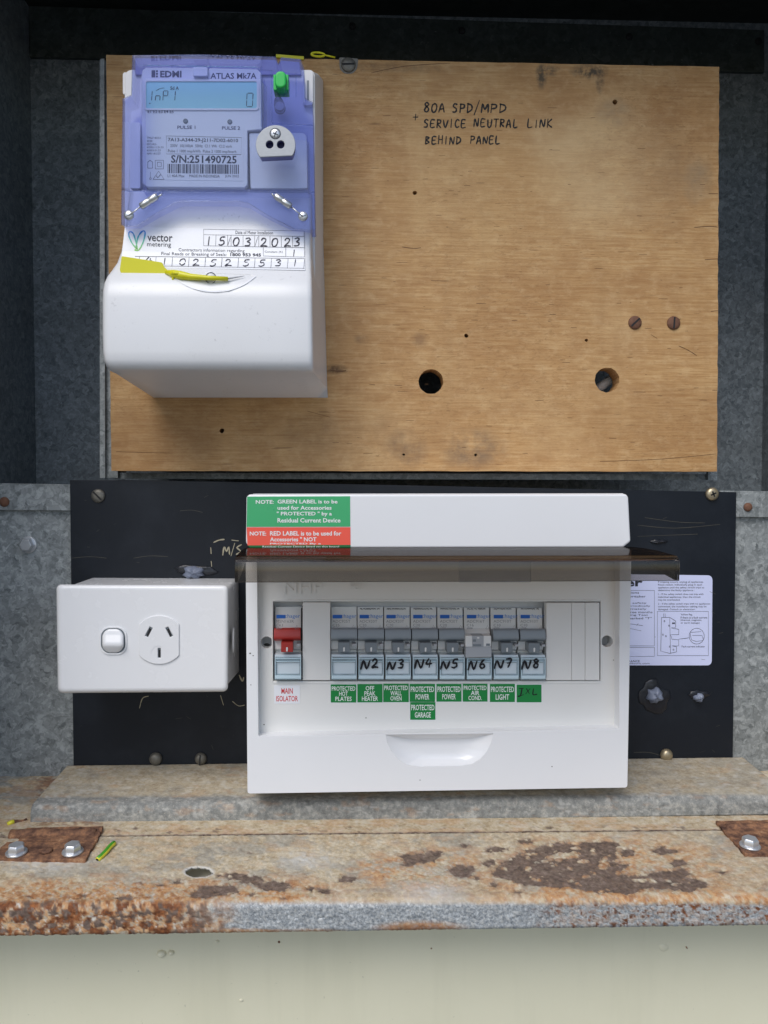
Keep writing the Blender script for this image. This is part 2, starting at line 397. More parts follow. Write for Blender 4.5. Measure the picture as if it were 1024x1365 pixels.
WHITE = (.80, .805, .815)
M['white'] = plastic('white_enclosure_plastic', WHITE, .22, .05, (.5, .48, .44), .02)
M['white_in'] = plastic('cream_white_plastic', (.76, .755, .73), .42, .06, (.5, .46, .38))
M['gpo'] = plastic('white_outlet_plastic', (.79, .795, .805), .26, .07, (.5, .47, .42), .02)
M['meter_white'] = plastic('meter_case_plastic', (.74, .735, .725), .42, .10, (.42, .38, .32), .12)
M['term_cover'] = plastic('terminal_cover_plastic', (.73, .735, .745), .33, .10, (.36, .34, .30), .08)
n = NT('grimy_terminal_cover'); gr_ = n.math('MULTIPLY', n.ramp(n.noise(330, 4, .7), [(.6, 0), (.7, 1)]), n.ramp(n.noise(26, 4, .6, vec=n.mp((1, 1, 2.4))), [(.5, 0), (.66, 1)]))
c = n.mix(n.math('MULTIPLY', gr_, .55), (.735, .74, .75), (.36, .36, .36)); c = n.mix(n.math('MULTIPLY', n.ramp(n.noise(9, 4, .6), [(.45, 0), (.8, 1)]), .14), c, (.5, .47, .42))
M['term_cover'] = n.pbr(c, n.math('ADD', n.math('MULTIPLY', n.noise(40, 4), .2), .22), normal=n.bump(n.noise(900, 2), .08, .0004))
M['port_body'] = plastic('cover_shade_violet', lin(112, 114, 168), .35)  # violet puts the clear cover's tint and shade into the colour
M['face_white'] = plastic('meter_face_plastic', (.80, .81, .85), .4)
M['breaker'] = plastic('breaker_body_plastic', (.74, .74, .72), .4, .06)
M['grey_toggle'] = plastic('grey_toggle_plastic', lin(138, 146, 152), .38)
M['grey_dark'] = plastic('dark_grey_toggle_plastic', lin(120, 128, 134), .4)
M['grey_flap'] = plastic('light_grey_flap_plastic', lin(165, 168, 172), .4)
M['red_toggle'] = plastic('red_toggle_plastic', lin(168, 50, 44), .36)
M['dark_gap'] = plastic('shadow_gap_black', (.012, .012, .013), .7)
M['blue_holder'] = NT('blue_tinted_window').clear((.95, .98, .99), lin(200, 220, 228), .15, .12, .8)
M['blue_card'] = plastic('pale_blue_card', lin(206, 217, 223), .4)
M['blue_edge'] = plastic('pale_blue_window_edge', lin(198, 219, 228), .25)
M['lcd'] = plastic('display_glass', lin(160, 222, 226), .3)
M['lcd_ink'] = ink('display_segments', lin(38, 60, 80))
M['print_grey'] = ink('grey_print', lin(52, 54, 66)); M['print_violet'] = ink('slate_blue_print', lin(46, 50, 90))
M['print_dark'] = ink('dark_print', lin(40, 42, 50)); M['print_blue'] = ink('blue_print', lin(22, 112, 186)); M['print_bar'] = ink('deep_blue_print', lin(26, 88, 168))
M['print_fade'] = ink('faded_grey_print', lin(128, 128, 130))
M['marker'] = ink('black_marker', (.012, .012, .016), .35); M['pen'] = ink('pen_ink', (.03, .028, .045)); M['pencil'] = ink('felt_pen_on_wood', (.018, .015, .013))
M['white_ink'] = ink('white_print', (.78, .8, .78)); M['red_ink'] = ink('red_print', lin(196, 54, 58))
M['label_green'] = plastic('green_label', lin(24, 130, 62), .3); M['note_green'] = plastic('green_note_label', lin(66, 172, 112), .3)
M['strip_green_dark'] = plastic('dark_green_strip', lin(34, 110, 62), .3); M['note_red'] = plastic('red_note_label', lin(240, 94, 76), .3)
M['paper'] = plastic('white_label_stock', (.80, .81, .84), .4); M['paper_blue'] = plastic('sky_tinted_label_stock', lin(208, 214, 245), .4)  # lilac stock: white sticker with the sky's reflection put into its colour
M['cover_clear'] = NT('violet_clear_plastic').clear((.90, .93, 1.0), lin(150, 155, 235), .012, .05, .6)
M['cover_rim'] = NT('violet_clear_plastic_thick').clear((.765, .79, .98), lin(135, 140, 235), .03, .12, .4)
M['clear'] = NT('clear_plastic').clear((.93, .94, .96), (.8, .8, .85), .08, .05, 1.2)
M['smoke_top'] = NT('smoked_clear_plastic_darkened').clear((.30, .235, .19), lin(110, 96, 84), .03, .06, .35)  # same plastic as the lip; grazing-view darkness put into the tint
n = NT('smoked_clear_plastic'); M['smoke'] = n.clear((.67, .645, .61), lin(120, 112, 104), .04, .06, 1.1, normal=n.bump(n.noise(40, 3), .04, .001))
M['steel'] = NT('bare_metal'); n = M['steel']; M['steel'] = n.pbr(n.mix(n.noise(200, 4), (.52, .53, .53), (.72, .72, .71)), .3, .85, n.bump(n.noise(400, 3), .1, .0003))
n = NT('machined_aluminium'); M['alu'] = n.pbr(n.mix(n.noise(300, 3, vec=n.mp((1, 1, 6))), (.30, .315, .33), (.42, .435, .45)), .45, .4)
n = NT('zinc_bolt'); M['zinc'] = n.pbr(n.mix(n.noise(160, 4), (.5, .52, .54), (.75, .76, .78)), .3, .7)
n = NT('rusty_screw'); M['rust_screw'] = n.pbr(n.mix(n.noise(420, 5), lin(92, 62, 48), lin(134, 96, 74)), .75, .2)
n = NT('aged_screw'); M['old_screw'] = n.pbr(n.mix(n.noise(420, 5), lin(82, 80, 74), lin(140, 136, 126)), .5, .5)
n = NT('brass_screw'); M['brass_screw'] = n.pbr(n.mix(n.noise(420, 4), lin(150, 136, 110), lin(205, 190, 160)), .35, .7)
M['green_btn'] = plastic('green_button_plastic', lin(40, 186, 80), .3); M['yellow'] = plastic('yellow_seal_plastic', lin(214, 208, 20), .35, .05)
M['wire_yellow'] = plastic('yellow_insulation', lin(222, 214, 60), .4); M['wire_green'] = plastic('green_insulation', lin(70, 150, 40), .4)
M['cable'] = plastic('pale_cable_sheath', lin(205, 205, 205), .5)
n = NT('grey_sealant'); M['caulk'] = n.pbr(n.mix(n.noise(200, 4), lin(84, 92, 112), lin(150, 158, 176)), .4, normal=n.bump(n.noise(250, 4), .5, .001))
n = NT('black_sealant'); M['tar'] = n.pbr(n.mix(n.noise(200, 4), (.004, .005, .008), (.02, .022, .03)), .3, normal=n.bump(n.noise(250, 4), .5, .001))
M['wood_crack'] = ink('open_grain', lin(100, 70, 42))
M['scratch'] = ink('exposed_panel_core', lin(172, 164, 140)); M['scratch_faint'] = ink('faint_scratch', lin(74, 72, 66))
M['rust'] = (lambda n: n.pbr(n.ramp(n.noise(150, 6, .7), [(.3, lin(70, 50, 43)), (.46, lin(116, 86, 70)), (.6, lin(158, 116, 86)), (.74, lin(196, 164, 132))]), .9, normal=n.bump(n.noise(260, 6, .7), .8, .0015), spec=.2))(NT('rusted_steel'))
# olive painted wall
n = NT('olive_painted_steel'); wv = n.noise(7, 3, .5, vec=n.mp((1, 1, .35)))
c = n.mix(n.ramp(n.noise(25, 5, .6), [(.4, 0), (.75, .35)]), lin(224, 219, 192), lin(216, 211, 182))
c = n.mix(n.ramp(n.noise(260, 3, .7), [(.7, 0), (.76, .4)]), c, lin(120, 118, 98))
c = n.mix(n.math('MULTIPLY', n.ramp(n.noise(1, 4, .6, vec=n.mp((60, 1, 6))), [(.52, 0), (.72, 1)]), .07), c, lin(150, 147, 120))
M['olive'] = n.pbr(c, n.math('ADD', n.math('MULTIPLY', n.noise(30, 4), .12), .26), normal=n.bump(n.math('ADD', wv, n.math('MULTIPLY', n.noise(160, 4), .04)), .35, .006))
n = NT('dry_ground'); M['ground'] = n.pbr(n.mix(n.noise(3, 8, .7), (.15, .15, .14), (.27, .27, .26)), .95)

# weathered sill: masks come from mesh attributes, grain from nodes
def sill_mat():
    n = NT('weathered_rusty_sheet')
    fine = n.noise(420, 5, .7); med = n.noise(110, 5, .65)
    tan = n.ramp(n.math('ADD', n.math('MULTIPLY', fine, .5), n.math('MULTIPLY', med, .5)), [(.36, lin(158, 138, 108)), (.5, lin(192, 177, 149)), (.64, lin(212, 202, 181))])
    zinc = n.ramp(n.math('ADD', n.math('MULTIPLY', n.voro(300), .12), n.math('MULTIPLY', n.noise(620, 4, .75), .88)), [(.33, lin(108, 114, 118)), (.5, lin(154, 158, 160)), (.66, lin(208, 211, 210))])
    grey = n.ramp(n.math('ADD', n.math('MULTIPLY', n.voro(190), .10), n.math('MULTIPLY', n.noise(230, 6, .75), .90)), [(.32, lin(108, 109, 106)), (.5, lin(139, 140, 136)), (.68, lin(176, 173, 164))])
    orange = n.ramp(n.noise(300, 6, .7), [(.3, lin(150, 96, 56)), (.48, lin(188, 138, 90)), (.64, lin(206, 168, 122)), (.8, lin(220, 192, 150))])
    rust = n.ramp(n.noise(260, 6, .75), [(.28, lin(66, 42, 32)), (.48, lin(112, 68, 42)), (.7, lin(162, 102, 58))])
    dark = n.ramp(n.noise(240, 5, .7), [(.3, lin(74, 62, 55)), (.52, lin(110, 93, 82)), (.72, lin(144, 126, 114))])
    white = (.62, .61, .57)
    c = n.mix(n.attr('zinc'), tan, zinc); c = n.mix(n.attr('grey'), c, grey); c = n.mix(n.attr('orange'), c, orange); c = n.mix(n.attr('pale'), c, white)
    c = n.mix(n.math('MULTIPLY', n.ramp(n.noise(700, 3, .7), [(.62, 0), (.7, 1)]), .35), c, lin(232, 226, 210)); c = n.mix(n.math('MULTIPLY', n.ramp(n.noise(330, 4, .75, vec=n.mp((1, 1, 1), loc=(3, 3, 3))), [(.64, 0), (.7, 1)]), .4), c, lin(104, 78, 56)); c = n.mix(n.attr('rust'), c, rust); c = n.mix(n.attr('flake'), c, dark)
    rg = n.math('SUBTRACT', .82, n.math('MULTIPLY', n.attr('zinc'), .25))
    return n.pbr(c, rg, n.math('MULTIPLY', n.attr('zinc'), .3), n.bump(n.math('ADD', fine, med), .45, .0008), spec=.3)
M['sill'] = sill_mat()

# ------------------------------------------------------------------ numpy noise for the weathered sheets
_rg = np.random.RandomState(3); _T = _rg.rand(256, 256)
def vn(x, y):
    xi = np.floor(x).astype(int); yi = np.floor(y).astype(int); fx = x - xi; fy = y - yi
    fx = fx * fx * (3 - 2 * fx); fy = fy * fy * (3 - 2 * fy); g = lambda a, b: _T[a % 256, b % 256]
    return (g(xi, yi) * (1 - fx) + g(xi + 1, yi) * fx) * (1 - fy) + (g(xi, yi + 1) * (1 - fx) + g(xi + 1, yi + 1) * fx) * fy
def fbm(x, y, o=5, r=.55):
    s = 0; a = 1; t = 0
    for k in range(o):
        s = s + a * vn(x * 2 ** k + 17.3 * k, y * 2 ** k + 9.1 * k); t += a; a *= r
    return s / t
def sstep(a, b, x):
    t = np.clip((x - a) / (b - a), 0, 1); return t * t * (3 - 2 * t)
def eblob(px, py, lst):
    """max over ellipses of (1 - distance): >0 inside"""
    out = np.full(px.shape, -9.0)
    for cx, cy, rx, ry in lst: out = np.maximum(out, 1 - np.hypot((px - cx) / rx, (py - cy) / ry))
    return out

def sheet(name, profile, X0, X1, cols, maskf, parent=None, hole=None, tilt=0.0):
    """bent sheet: profile [(Y, z, tag)] swept along world x on a dense grid with wear masks and relief"""
    prof = np.array([(a, b) for a, b in profile]); nr = len(prof)
    xs = np.linspace(X0, X1, cols)
    P = np.zeros((nr, cols, 3)); P[..., 0] = xs[None]; P[..., 1] = prof[:, 0][:, None]; P[..., 2] = prof[:, 1][:, None]
    P[..., 2] -= tilt * P[..., 0]
    Rm = np.array(CAMINV); q = P @ Rm.T
    px = 512 + FPX * q[..., 0] / -q[..., 2]; py = 682.5 - FPX * q[..., 1] / -q[..., 2]
    t = np.gradient(prof, axis=0); nn = np.stack([t[:, 1], -t[:, 0]], 1); nn /= np.maximum(np.linalg.norm(nn, axis=1, keepdims=True), 1e-9)
    nn *= np.where(nn[:, 1:2] + -.3 * nn[:, 0:1] < 0, -1, 1)
    mk, disp = maskf(px, py, np.arange(nr)[:, None] / (nr - 1) * np.ones((1, cols)), P)
    P[..., 1] += nn[:, 0][:, None] * disp; P[..., 2] += nn[:, 1][:, None] * disp
    idx = np.arange(nr * cols).reshape(nr, cols)
    quads = np.stack([idx[:-1, :-1], idx[:-1, 1:], idx[1:, 1:], idx[1:, :-1]], -1).reshape(-1, 4)
    if hole is not None:
        hx = (px[:-1, :-1] + px[1:, 1:]) / 2; hy = (py[:-1, :-1] + py[1:, 1:]) / 2
        keep = ~(np.hypot((hx - hole[0]) / hole[2], (hy - hole[1]) / hole[3]) < 1); quads = quads[keep.reshape(-1)]
    me = bpy.data.meshes.new(name); me.from_pydata(P.reshape(-1, 3).tolist(), [], quads.tolist())
    for k in ('zinc', 'grey', 'orange', 'pale', 'rust', 'flake'):
        a = me.attributes.new(k, 'FLOAT', 'POINT'); a.data.foreach_set('value', np.clip(mk.get(k, np.zeros((nr, cols))), 0, 1).astype(np.float32).reshape(-1))
    o = link(name, me, M['sill'], parent, smooth=True)
    s_ = o.modifiers.new('thickness', 'SOLIDIFY'); s_.thickness = 0.0012; s_.offset = -1
    return o
def seg_prof(pts, step=.0006):
    out = []
    for (a, b) in zip(pts[:-1], pts[1:]):
        L = math.dist(a, b); k = max(1, int(L / step))
        for i in range(k): t = i / k; out.append((a[0] + (b[0] - a[0]) * t, a[1] + (b[1] - a[1]) * t))
    out.append(pts[-1]); return out

# ================================================================== SETTING
g = MB(); g.add([(-60, -60, -1.25), (60, -60, -1.25), (60, 60, -1.25), (-60, 60, -1.25)], [[0, 1, 2, 3]])
tag(g.build('ground', M['ground']), kind='structure')

YB, YK, YL, YBACK = .575, .583, .589, .72      # board front, black panel front, lower sheets, back sheet
FB = Frame(W(550, 628, YB)); M['ply'] = ply()

# painted wall below the cabinet
wl = MB(); nx = 60; xs = [-.75 + 1.5 * i / nx for i in range(nx + 1)]
for i in range(nx):
    pass
wv = []; wf = []
zr = [-.2325 - .9 * j / 36 for j in range(37)]
for j, z in enumerate(zr):
    for x in xs:
        wv.append((x, (.470 + .0045 * math.sin(x * 9 + 1) * math.sin(z * 11 + 1) * min(1, (-.2325 - z) * 14)) + .0010 * math.sin(x * 23 + z * 4), z))
for j in range(36):
    for i in range(nx):
        a = j * (nx + 1) + i; wf.append([a, a + 1, a + nx + 2, a + nx + 1])
wl.add(wv, wf)
me = wl.mesh('wall', fix=False)
wall = link('wall', me, M['olive'], smooth=True); tag(wall, kind='structure')
sm = wall.modifiers.new('t', 'SOLIDIFY'); sm.thickness = .02; sm.offset = 1
for x_, y_, r_ in ((215, 1272, 6), (228, 1270, 4), (884, 1262, 9), (322, 1332, 4), (290, 1254, 3)):
    c_ = W(x_, y_, .470); b = MB(); k_ = .470 / FPX * r_
    b.loft([[c_ + Vector((math.cos(a_) * k_ * q_, -h_, math.sin(a_) * k_ * q_ * .75)) for a_ in [2 * math.pi * i_ / 14 + .3 * r_ for i_ in range(14)]] for q_, h_ in ((1.1, -.003), (1, .0004), (.8, .0012), (.4, .0017), (.05, .0018))]); b.build('paint_blister', M['olive'], wall, smooth=True)
for x_, y_, r_ in ((372, 1256, 1.6), (575, 1264, 1.6), (916, 1264, .8), (455, 1330, .6)):
    c_ = W(x_, y_, .4675); k_ = .470 / FPX * r_; b = MB(); b.lathe(c_, (0, -1, 0), [(k_, -.004), (k_, 0), (k_ * .5, .0006)], 9); b.build('dirt_speck', M['rust'], wall)

# ================================================================== METER CABINET
cab = thing('meter_cabinet', Frame((0, YBACK, -.26)), 'old galvanised steel meter cabinet with rusty sill, open around all the electrical gear', 'cabinet')
CO = cab.matrix_world.translation
def cabpart(mb, name, mat, **k):
    mb.v = [Vector(v) - CO for v in mb.v]; return mb.build(name, mat, cab, **k)
def wbox(mb, x0, x1, y0, y1, z0, z1):
    vs = [(x, y, z) for z in (z0, z1) for y in (y0, y1) for x in (x0, x1)]
    mb.add(vs, [[0, 1, 3, 2], [4, 6, 7, 5], [0, 4, 5, 1], [2, 3, 7, 6], [0, 2, 6, 4], [1, 5, 7, 3]]); return mb
XL = W(45, 400, YBACK).x; XR = W(1019, 400, YBACK).x
ZT = W(600, 22, YBACK).z; ZM = W(600, 118, YBACK).z
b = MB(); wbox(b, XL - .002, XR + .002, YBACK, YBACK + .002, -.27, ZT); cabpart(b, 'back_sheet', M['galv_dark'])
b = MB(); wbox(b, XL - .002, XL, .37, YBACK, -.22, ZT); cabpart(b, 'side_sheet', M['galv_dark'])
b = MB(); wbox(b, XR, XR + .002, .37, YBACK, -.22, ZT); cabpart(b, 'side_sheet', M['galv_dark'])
b = MB(); wbox(b, XL - .004, XR + .004, .44, YBACK + .004, ZT, ZT + .003); wbox(b, XL - .004, XR + .004, .44, .443, ZT - .03, ZT - .0003); cabpart(b, 'roof_sheet', M['roof_shade'])
# dark green-grey top rail with punched rivets
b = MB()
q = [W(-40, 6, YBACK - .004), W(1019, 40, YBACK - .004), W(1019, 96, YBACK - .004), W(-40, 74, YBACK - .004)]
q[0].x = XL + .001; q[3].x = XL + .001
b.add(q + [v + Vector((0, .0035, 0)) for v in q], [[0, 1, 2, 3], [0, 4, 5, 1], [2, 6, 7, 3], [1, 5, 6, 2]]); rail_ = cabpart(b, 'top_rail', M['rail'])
for x, y in ((616, 41), (839, 49), (1011, 55), (470, 35)):
    b = MB(); b.lathe(W(x, y, YBACK - .0042), (0, -1, 0), [(.0032, 0), (.0030, .001), (.0012, .0016)], 14); o = cabpart(b, 'rivet', M['dark_gap'])
# frame behind the plywood
b = MB()
def bandq(mb, pxs, Y0, Y1):
    q = [W(x, y, Y0) for x, y in pxs]; r = [v + Vector((0, Y1 - Y0, 0)) for v in q]
    mb.add(q + r, [[0, 1, 2, 3], [7, 6, 5, 4], [0, 4, 5, 1], [1, 5, 6, 2], [2, 6, 7, 3], [3, 7, 4, 0]])
bandq(b, [(134.5, 78), (139, 78), (140, 637), (133.5, 637)], .590, .592); bandq(b, [(133, 79), (136, 79), (135.5, 637), (133, 637)], .592, .655); bandq(b, [(139.2, 82), (152, 84), (157, 637), (140.2, 637)], .594, .596)
cabpart(b, 'mounting_rail', M['galv'])
b = MB(); bandq(b, [(158, 630), (944, 632), (944, 640), (158, 638)], .599, .603); bandq(b, [(944, 622), (957, 622), (956, 640), (944, 640)], .594, .597); cabpart(b, 'mounting_rail', M['galv_dark'])
# lower sheets either side of the black panel
def quadplate(pxs, Y, th, name, mat, **k):
    mb = MB(); bandq(mb, pxs, Y, Y + th); return cabpart(mb, name, mat, **k)
quadplate([(-120, 676), (120, 682), (130, 1040), (-120, 1046)], YL, .0015, 'lower_sheet', M['galv'])
quadplate([(-120, 642), (115, 646), (115, 681), (-120, 679)], YL - .0035, .002, 'lower_strip', M['galv'], bev=.4)
quadplate([(960, 688), (1150, 690), (1150, 1050), (955, 1045)], YL, .0015, 'lower_sheet', M['galv'])
quadplate([(960, 654), (1150, 657), (1150, 691), (960, 689)], YL - .0035, .002, 'lower_strip', M['galv'], bev=.4)
b = MB(); bandq(b, [(-120, 648), (1150, 662), (1150, 668), (-120, 654)], YL - .0012, YBACK); cabpart(b, 'shelf_strip', M['galv_dark'])
def domed(name, px, py, Y, r_px, mat, h=.002, slot=None, parent=None):
    k = Y / FPX * r_px; b = MB(); c = W(px, py, Y)
    b.lathe(c, (0, -1, 0), [(k, 0), (k, h * .3), (k * .8, h * .8), (k * .4, h)], 20)
    if slot is not None:
        dx, dz = math.cos(slot), math.sin(slot); wv = Vector((dx, 0, dz)); pv = Vector((-dz, 0, dx)); cc = c + Vector((0, -h * 1.02, 0))
        b.add([cc + wv * k * .85 + pv * k * .13, cc - wv * k * .85 + pv * k * .13, cc - wv * k * .85 - pv * k * .13, cc + wv * k * .85 - pv * k * .13], [[0, 1, 2, 3]], 1)
    return b, [mat, M['dark_gap']]
b, mm = domed('', 6, 669, YL - .0035, 6.5, M['rust_screw']); cabpart(b, 'rivet', mm, smooth=True)
b, mm = domed('', 997, 676, YL - .0035, 6, M['rust_screw']); cabpart(b, 'rivet', mm, smooth=True)
# zinc hex head bolt on the left sheet
def hexbolt(c, axis, rf, hh, roll=0.2):
    b = MB(); c = Vector(c); axis = Vector(axis).normalized()
    b.lathe(c, axis, [(rf, 0), (rf, hh * .14), (rf * .92, hh * .24)], 24)
    a = axis.orthogonal().normalized(); bb = axis.cross(a)
    ring = lambda r, h: [c + axis * h + (a * math.cos(roll + math.pi / 3 * i) + bb * math.sin(roll + math.pi / 3 * i)) * r for i in range(6)]
    b.loft([ring(rf * .8, hh * .22), ring(rf * .8, hh * .8), ring(rf * .66, hh)]); return b
b = hexbolt(W(38, 726, YL), (0, -1, 0), .0066, .006); cabpart(b, 'hex_bolt', M['zinc'], bev=.25, seg=2)

# ---- sill, raised ledge, folded-down door
S = .054
zl = lambda Y: -.211 - S * (.585 - Y)
def led_mask(px, py, t, P):
    f = fbm(px / 22, py / 7); f2 = fbm(px / 5 + 40, py / 2.2, 6, .7)
    top = sstep(1068, 1058, py - .004 * (px - 512) * -1)
    m = {'grey': np.clip(1 - top + .55 * sstep(.5, .66, f2) + .35, 0, 1) * (.3 + .7 * (1 - top)) + .25 * sstep(.4, .6, fbm(px / 40 + 3, py / 12)) * top + .1, 'orange': .25 * sstep(.6, .75, f) , 'pale': .35 * sstep(.6, .74, fbm(px / 9 + 5, py / 4))}
    m['zinc'] = 0.0 * f
    return m, (f2 - .5) * .0006
YF = .518
lp = seg_prof([(YK - .0002, zl(YK)), (YF + .004, zl(YF + .004)), (YF + .0012, zl(YF) - .0008), (YF, zl(YF) - .004), (YF - .0005, zl(YF) - .0118)], .0008)
XLED0, XLED1 = W(90, 1023, YK).x, W(990, 1018, YK).x
led = sheet('ledge', lp, XLED0, XLED1, 560, led_mask); led.parent = cab; led.matrix_parent_inverse = Matrix.Translation(-CO)
# ledge ends
for X in (XLED0 + .0006, XLED1 - .0006):
    b = MB(); b.add([(X, YK, zl(YK) - .001), (X, YF + .002, zl(YF) - .0018), (X, YF, zl(YF) - .0115), (X, YK, zl(YK) - .014)], [[0, 1, 2, 3]]); cabpart(b, 'ledge_end', M['galv'])
KT = .006
zs = lambda Y: -.2265 - S * (.516 - Y)
def flange_mask(px, py, t, P):
    f = fbm(px / 30, py / 6); f2 = fbm(px / 5 + 3, py / 2.5)
    left = sstep(110, 60, px) * sstep(1100, 1060, py)
    m = {'grey': .75 * sstep(.45, .6, fbm(px / 26 + 9, py / 9)) * left, 'orange': .35 * sstep(.48, .62, f) + .7 * sstep(.62, .7, f2) * sstep(1104, 1112, py), 'flake': .8 * sstep(.66, .71, fbm(px / 12 + 70, py / 2.5)) * sstep(1100, 1106, py), 'pale': .3 * sstep(.55, .7, f2)}
    m['rust'] = .7 * sstep(1106, 1100, py) * sstep(160, 120, px) * sstep(30, 60, px) * sstep(.4, .6, f2)
    m['flake'] = np.maximum(m['flake'], sstep(.4988, .4980, P[..., 1]) * (.7 + .3 * sstep(.35, .6, f2)))  # rusted cut edge, with the dark of the door seam painted in
    return m, (f2 - .5) * .0008
XS0, XS1 = -.50, .58
sil = sheet('sill', seg_prof([(.60, zs(.60)), (.4975, zs(.4975))], .0011), XS0, XS1, 760, flange_mask, tilt=KT); sil.parent = cab; sil.matrix_parent_inverse = Matrix.Translation(-CO)

def poly_in(px, py, poly):
    ins = np.zeros(px.shape, bool); n_ = len(poly)
    for i in range(n_):
        (x0, y0), (x1, y1) = poly[i], poly[(i + 1) % n_]
        c_ = ((y0 > py) != (y1 > py)) & (px < (x1 - x0) * (py - y0) / (y1 - y0 + 1e-9) + x0); ins ^= c_
    return ins
BIG = [(680, 1143), (700, 1134), (724, 1126), (746, 1126), (768, 1128), (784, 1122), (826, 1124), (822, 1146), (841, 1154), (855, 1168), (868, 1164), (895, 1158), (915, 1161), (940, 1180), (922, 1191), (882, 1188), (841, 1194), (798, 1192), (760, 1187), (724, 1185), (700, 1182), (672, 1176), (655, 1168), (664, 1152)]
ISL = [(752, 1143, 20, 4), (804, 1155, 6, 6), (842, 1164, 13, 5)]
SM = [(560, 1146, 30, 7), (615, 1163, 20, 10), (578, 1140, 14, 5), (543, 1153, 12, 5), (664, 1135, 17, 5), (652, 1152, 10, 5), (700, 1123, 12, 4), (886, 1136, 16, 6), (838, 1139, 11, 7), (905, 1152, 13, 5), (961, 1165, 9, 4), (890, 1166, 10, 4),
      (462, 1175, 14, 6), (432, 1189, 11, 5), (414, 1187, 6, 4), (366, 1183, 24, 8), (340, 1174, 12, 6), (377, 1199, 6, 3), (290, 1189, 32, 9), (270, 1195, 18, 6), (338, 1175, 18, 6), (307, 1169, 22, 5), (338, 1192, 7, 4), (215, 1181, 6, 3), (190, 1180, 6, 3), (236, 1178, 7, 4), (660, 1180, 7, 4), (637, 1172, 6, 4), (690, 1192, 7, 4), (163, 1199, 18, 4), (110, 1196, 6, 3), (40, 1130 + 66, 5, 2), (335, 1137, 5, 2), (620, 1130, 5, 3), (934, 1181, 14, 6)]
def door_mask(px, py, t, P):
    wx = px + 10 * (fbm(px / 14, py / 8) - .5) * 2; wy = py + 5 * (fbm(px / 14 + 30, py / 8 + 5) - .5) * 2
    wx2 = px + 9 * (fbm(px / 6 + 11, py / 3) - .5) * 2; wy2 = wy + 4 * (fbm(px / 5, py / 3 + 8) - .5) * 2
    isl = eblob(wx2, wy2, ISL); sm_ = eblob(wx2 * .5 + wx * .5, wy2, SM)
    big = poly_in(wx * .5 + wx2 * .5, wy2, BIG) & (isl < 0) & (fbm(px / 11 + 31, py / 5 + 2, 6, .6) < .66)
    fl = np.maximum(big.astype(float), sstep(.0, .12, sm_ + .5 * (fbm(px / 7 + 4, py / 4) - .5)))
    bl = fl.copy()
    for _ in range(5): bl = (bl + np.roll(bl, 1, 0) + np.roll(bl, -1, 0) + np.roll(bl, 2, 1) + np.roll(bl, -2, 1)) / 5
    halo = np.clip(bl * 2.2, 0, 1) * (1 - fl); soft = np.clip(bl * 1.7, 0, 1)
    edge = 1204 + 2 * (fbm(px / 20, py * 0) - .5)
    lip = sstep(edge - 3, edge + 3, py)
    f = fbm(px / 18 + 3, py / 7); f2 = fbm(px / 4.5, py / 3.2); f3 = fbm(px / 2.2 + 8, py / 1.8, 3)
    near = np.clip(eblob(px, py, [(800, 1160, 250, 60), (330, 1190, 160, 30), (150, 1195, 230, 34), (560, 1160, 130, 40), (870, 1205, 260, 26)]), 0, 1)
    edgeO = sstep(1168, 1200, py) * (.55 * sstep(330, 200, px) + .25 * sstep(680, 760, px) + .2)
    O = np.clip(.65 * sstep(.05, .6, near) * sstep(.40, .62, f * .5 + f2 * .5) + edgeO * sstep(.3, .55, f2), 0, 1) * (1 - lip)
    O = np.clip(O + .22 * sstep(.5, .68, f) * (1 - lip), 0, .9)
    pale = .8 * np.clip(eblob(px, py, [(410, 1148, 52, 18), (575, 1192, 60, 20), (60, 1150, 80, 22)]), 0, 1) * (.4 + .6 * sstep(.35, .6, f2)) * (1 - lip) + .5 * sstep(.64, .72, f3) * near * (1 - lip)
    lz = lip
    L = sstep(345, 225, px + 90 * (f - .5) + 40 * (f2 - .5)); Rr = sstep(700, 760, px + 40 * (f - .5)); mid = (1 - L) * (1 - Rr)
    orange = O + lip * (L * .85 * sstep(.35, .5, f2) + .35 * Rr * sstep(.42, .6, f2) + mid * .8 * np.clip(eblob(px, py, [(560, 1236, 70, 12), (420, 1240, 60, 4), (330, 1240, 90, 4)]) * 2, 0, 1))
    rust = lip * (L * sstep(.42, .56, fbm(px / 8 + 60, py / 8)) + Rr * sstep(.60, .66, fbm(px / 5 + 6, py / 5)) + .6 * mid * np.clip(eblob(px, py, [(560, 1238, 60, 9)]) * 2, 0, 1)) + .55 * edgeO * sstep(.55, .68, f2) * (1 - lip)
    dk = lip * L * sstep(.55, .62, fbm(px / 9 + 21, py / 8 + 4)) + .6 * sstep(1196, 1206, py) * Rr * sstep(.62, .68, fbm(px / 4 + 14, py / 3))
    palel = lip * (L * .8 * sstep(.70, .74, fbm(px / 5 + 44, py / 5)) + mid * .5 * sstep(.56, .7, f3) + Rr * .45 * sstep(.5, .65, f3))
    zinc = lip * (1 - .75 * L) + .35 * (1 - lip) * np.clip(eblob(px, py, [(90, 1205, 30, 10), (200, 1200, 24, 8)]) * 2, 0, 1)
    rim = np.clip(1.25 - np.abs(np.hypot((px - 265) / 18.5, (py - 1165) / 7.3) - 1) * 6, 0, 1)
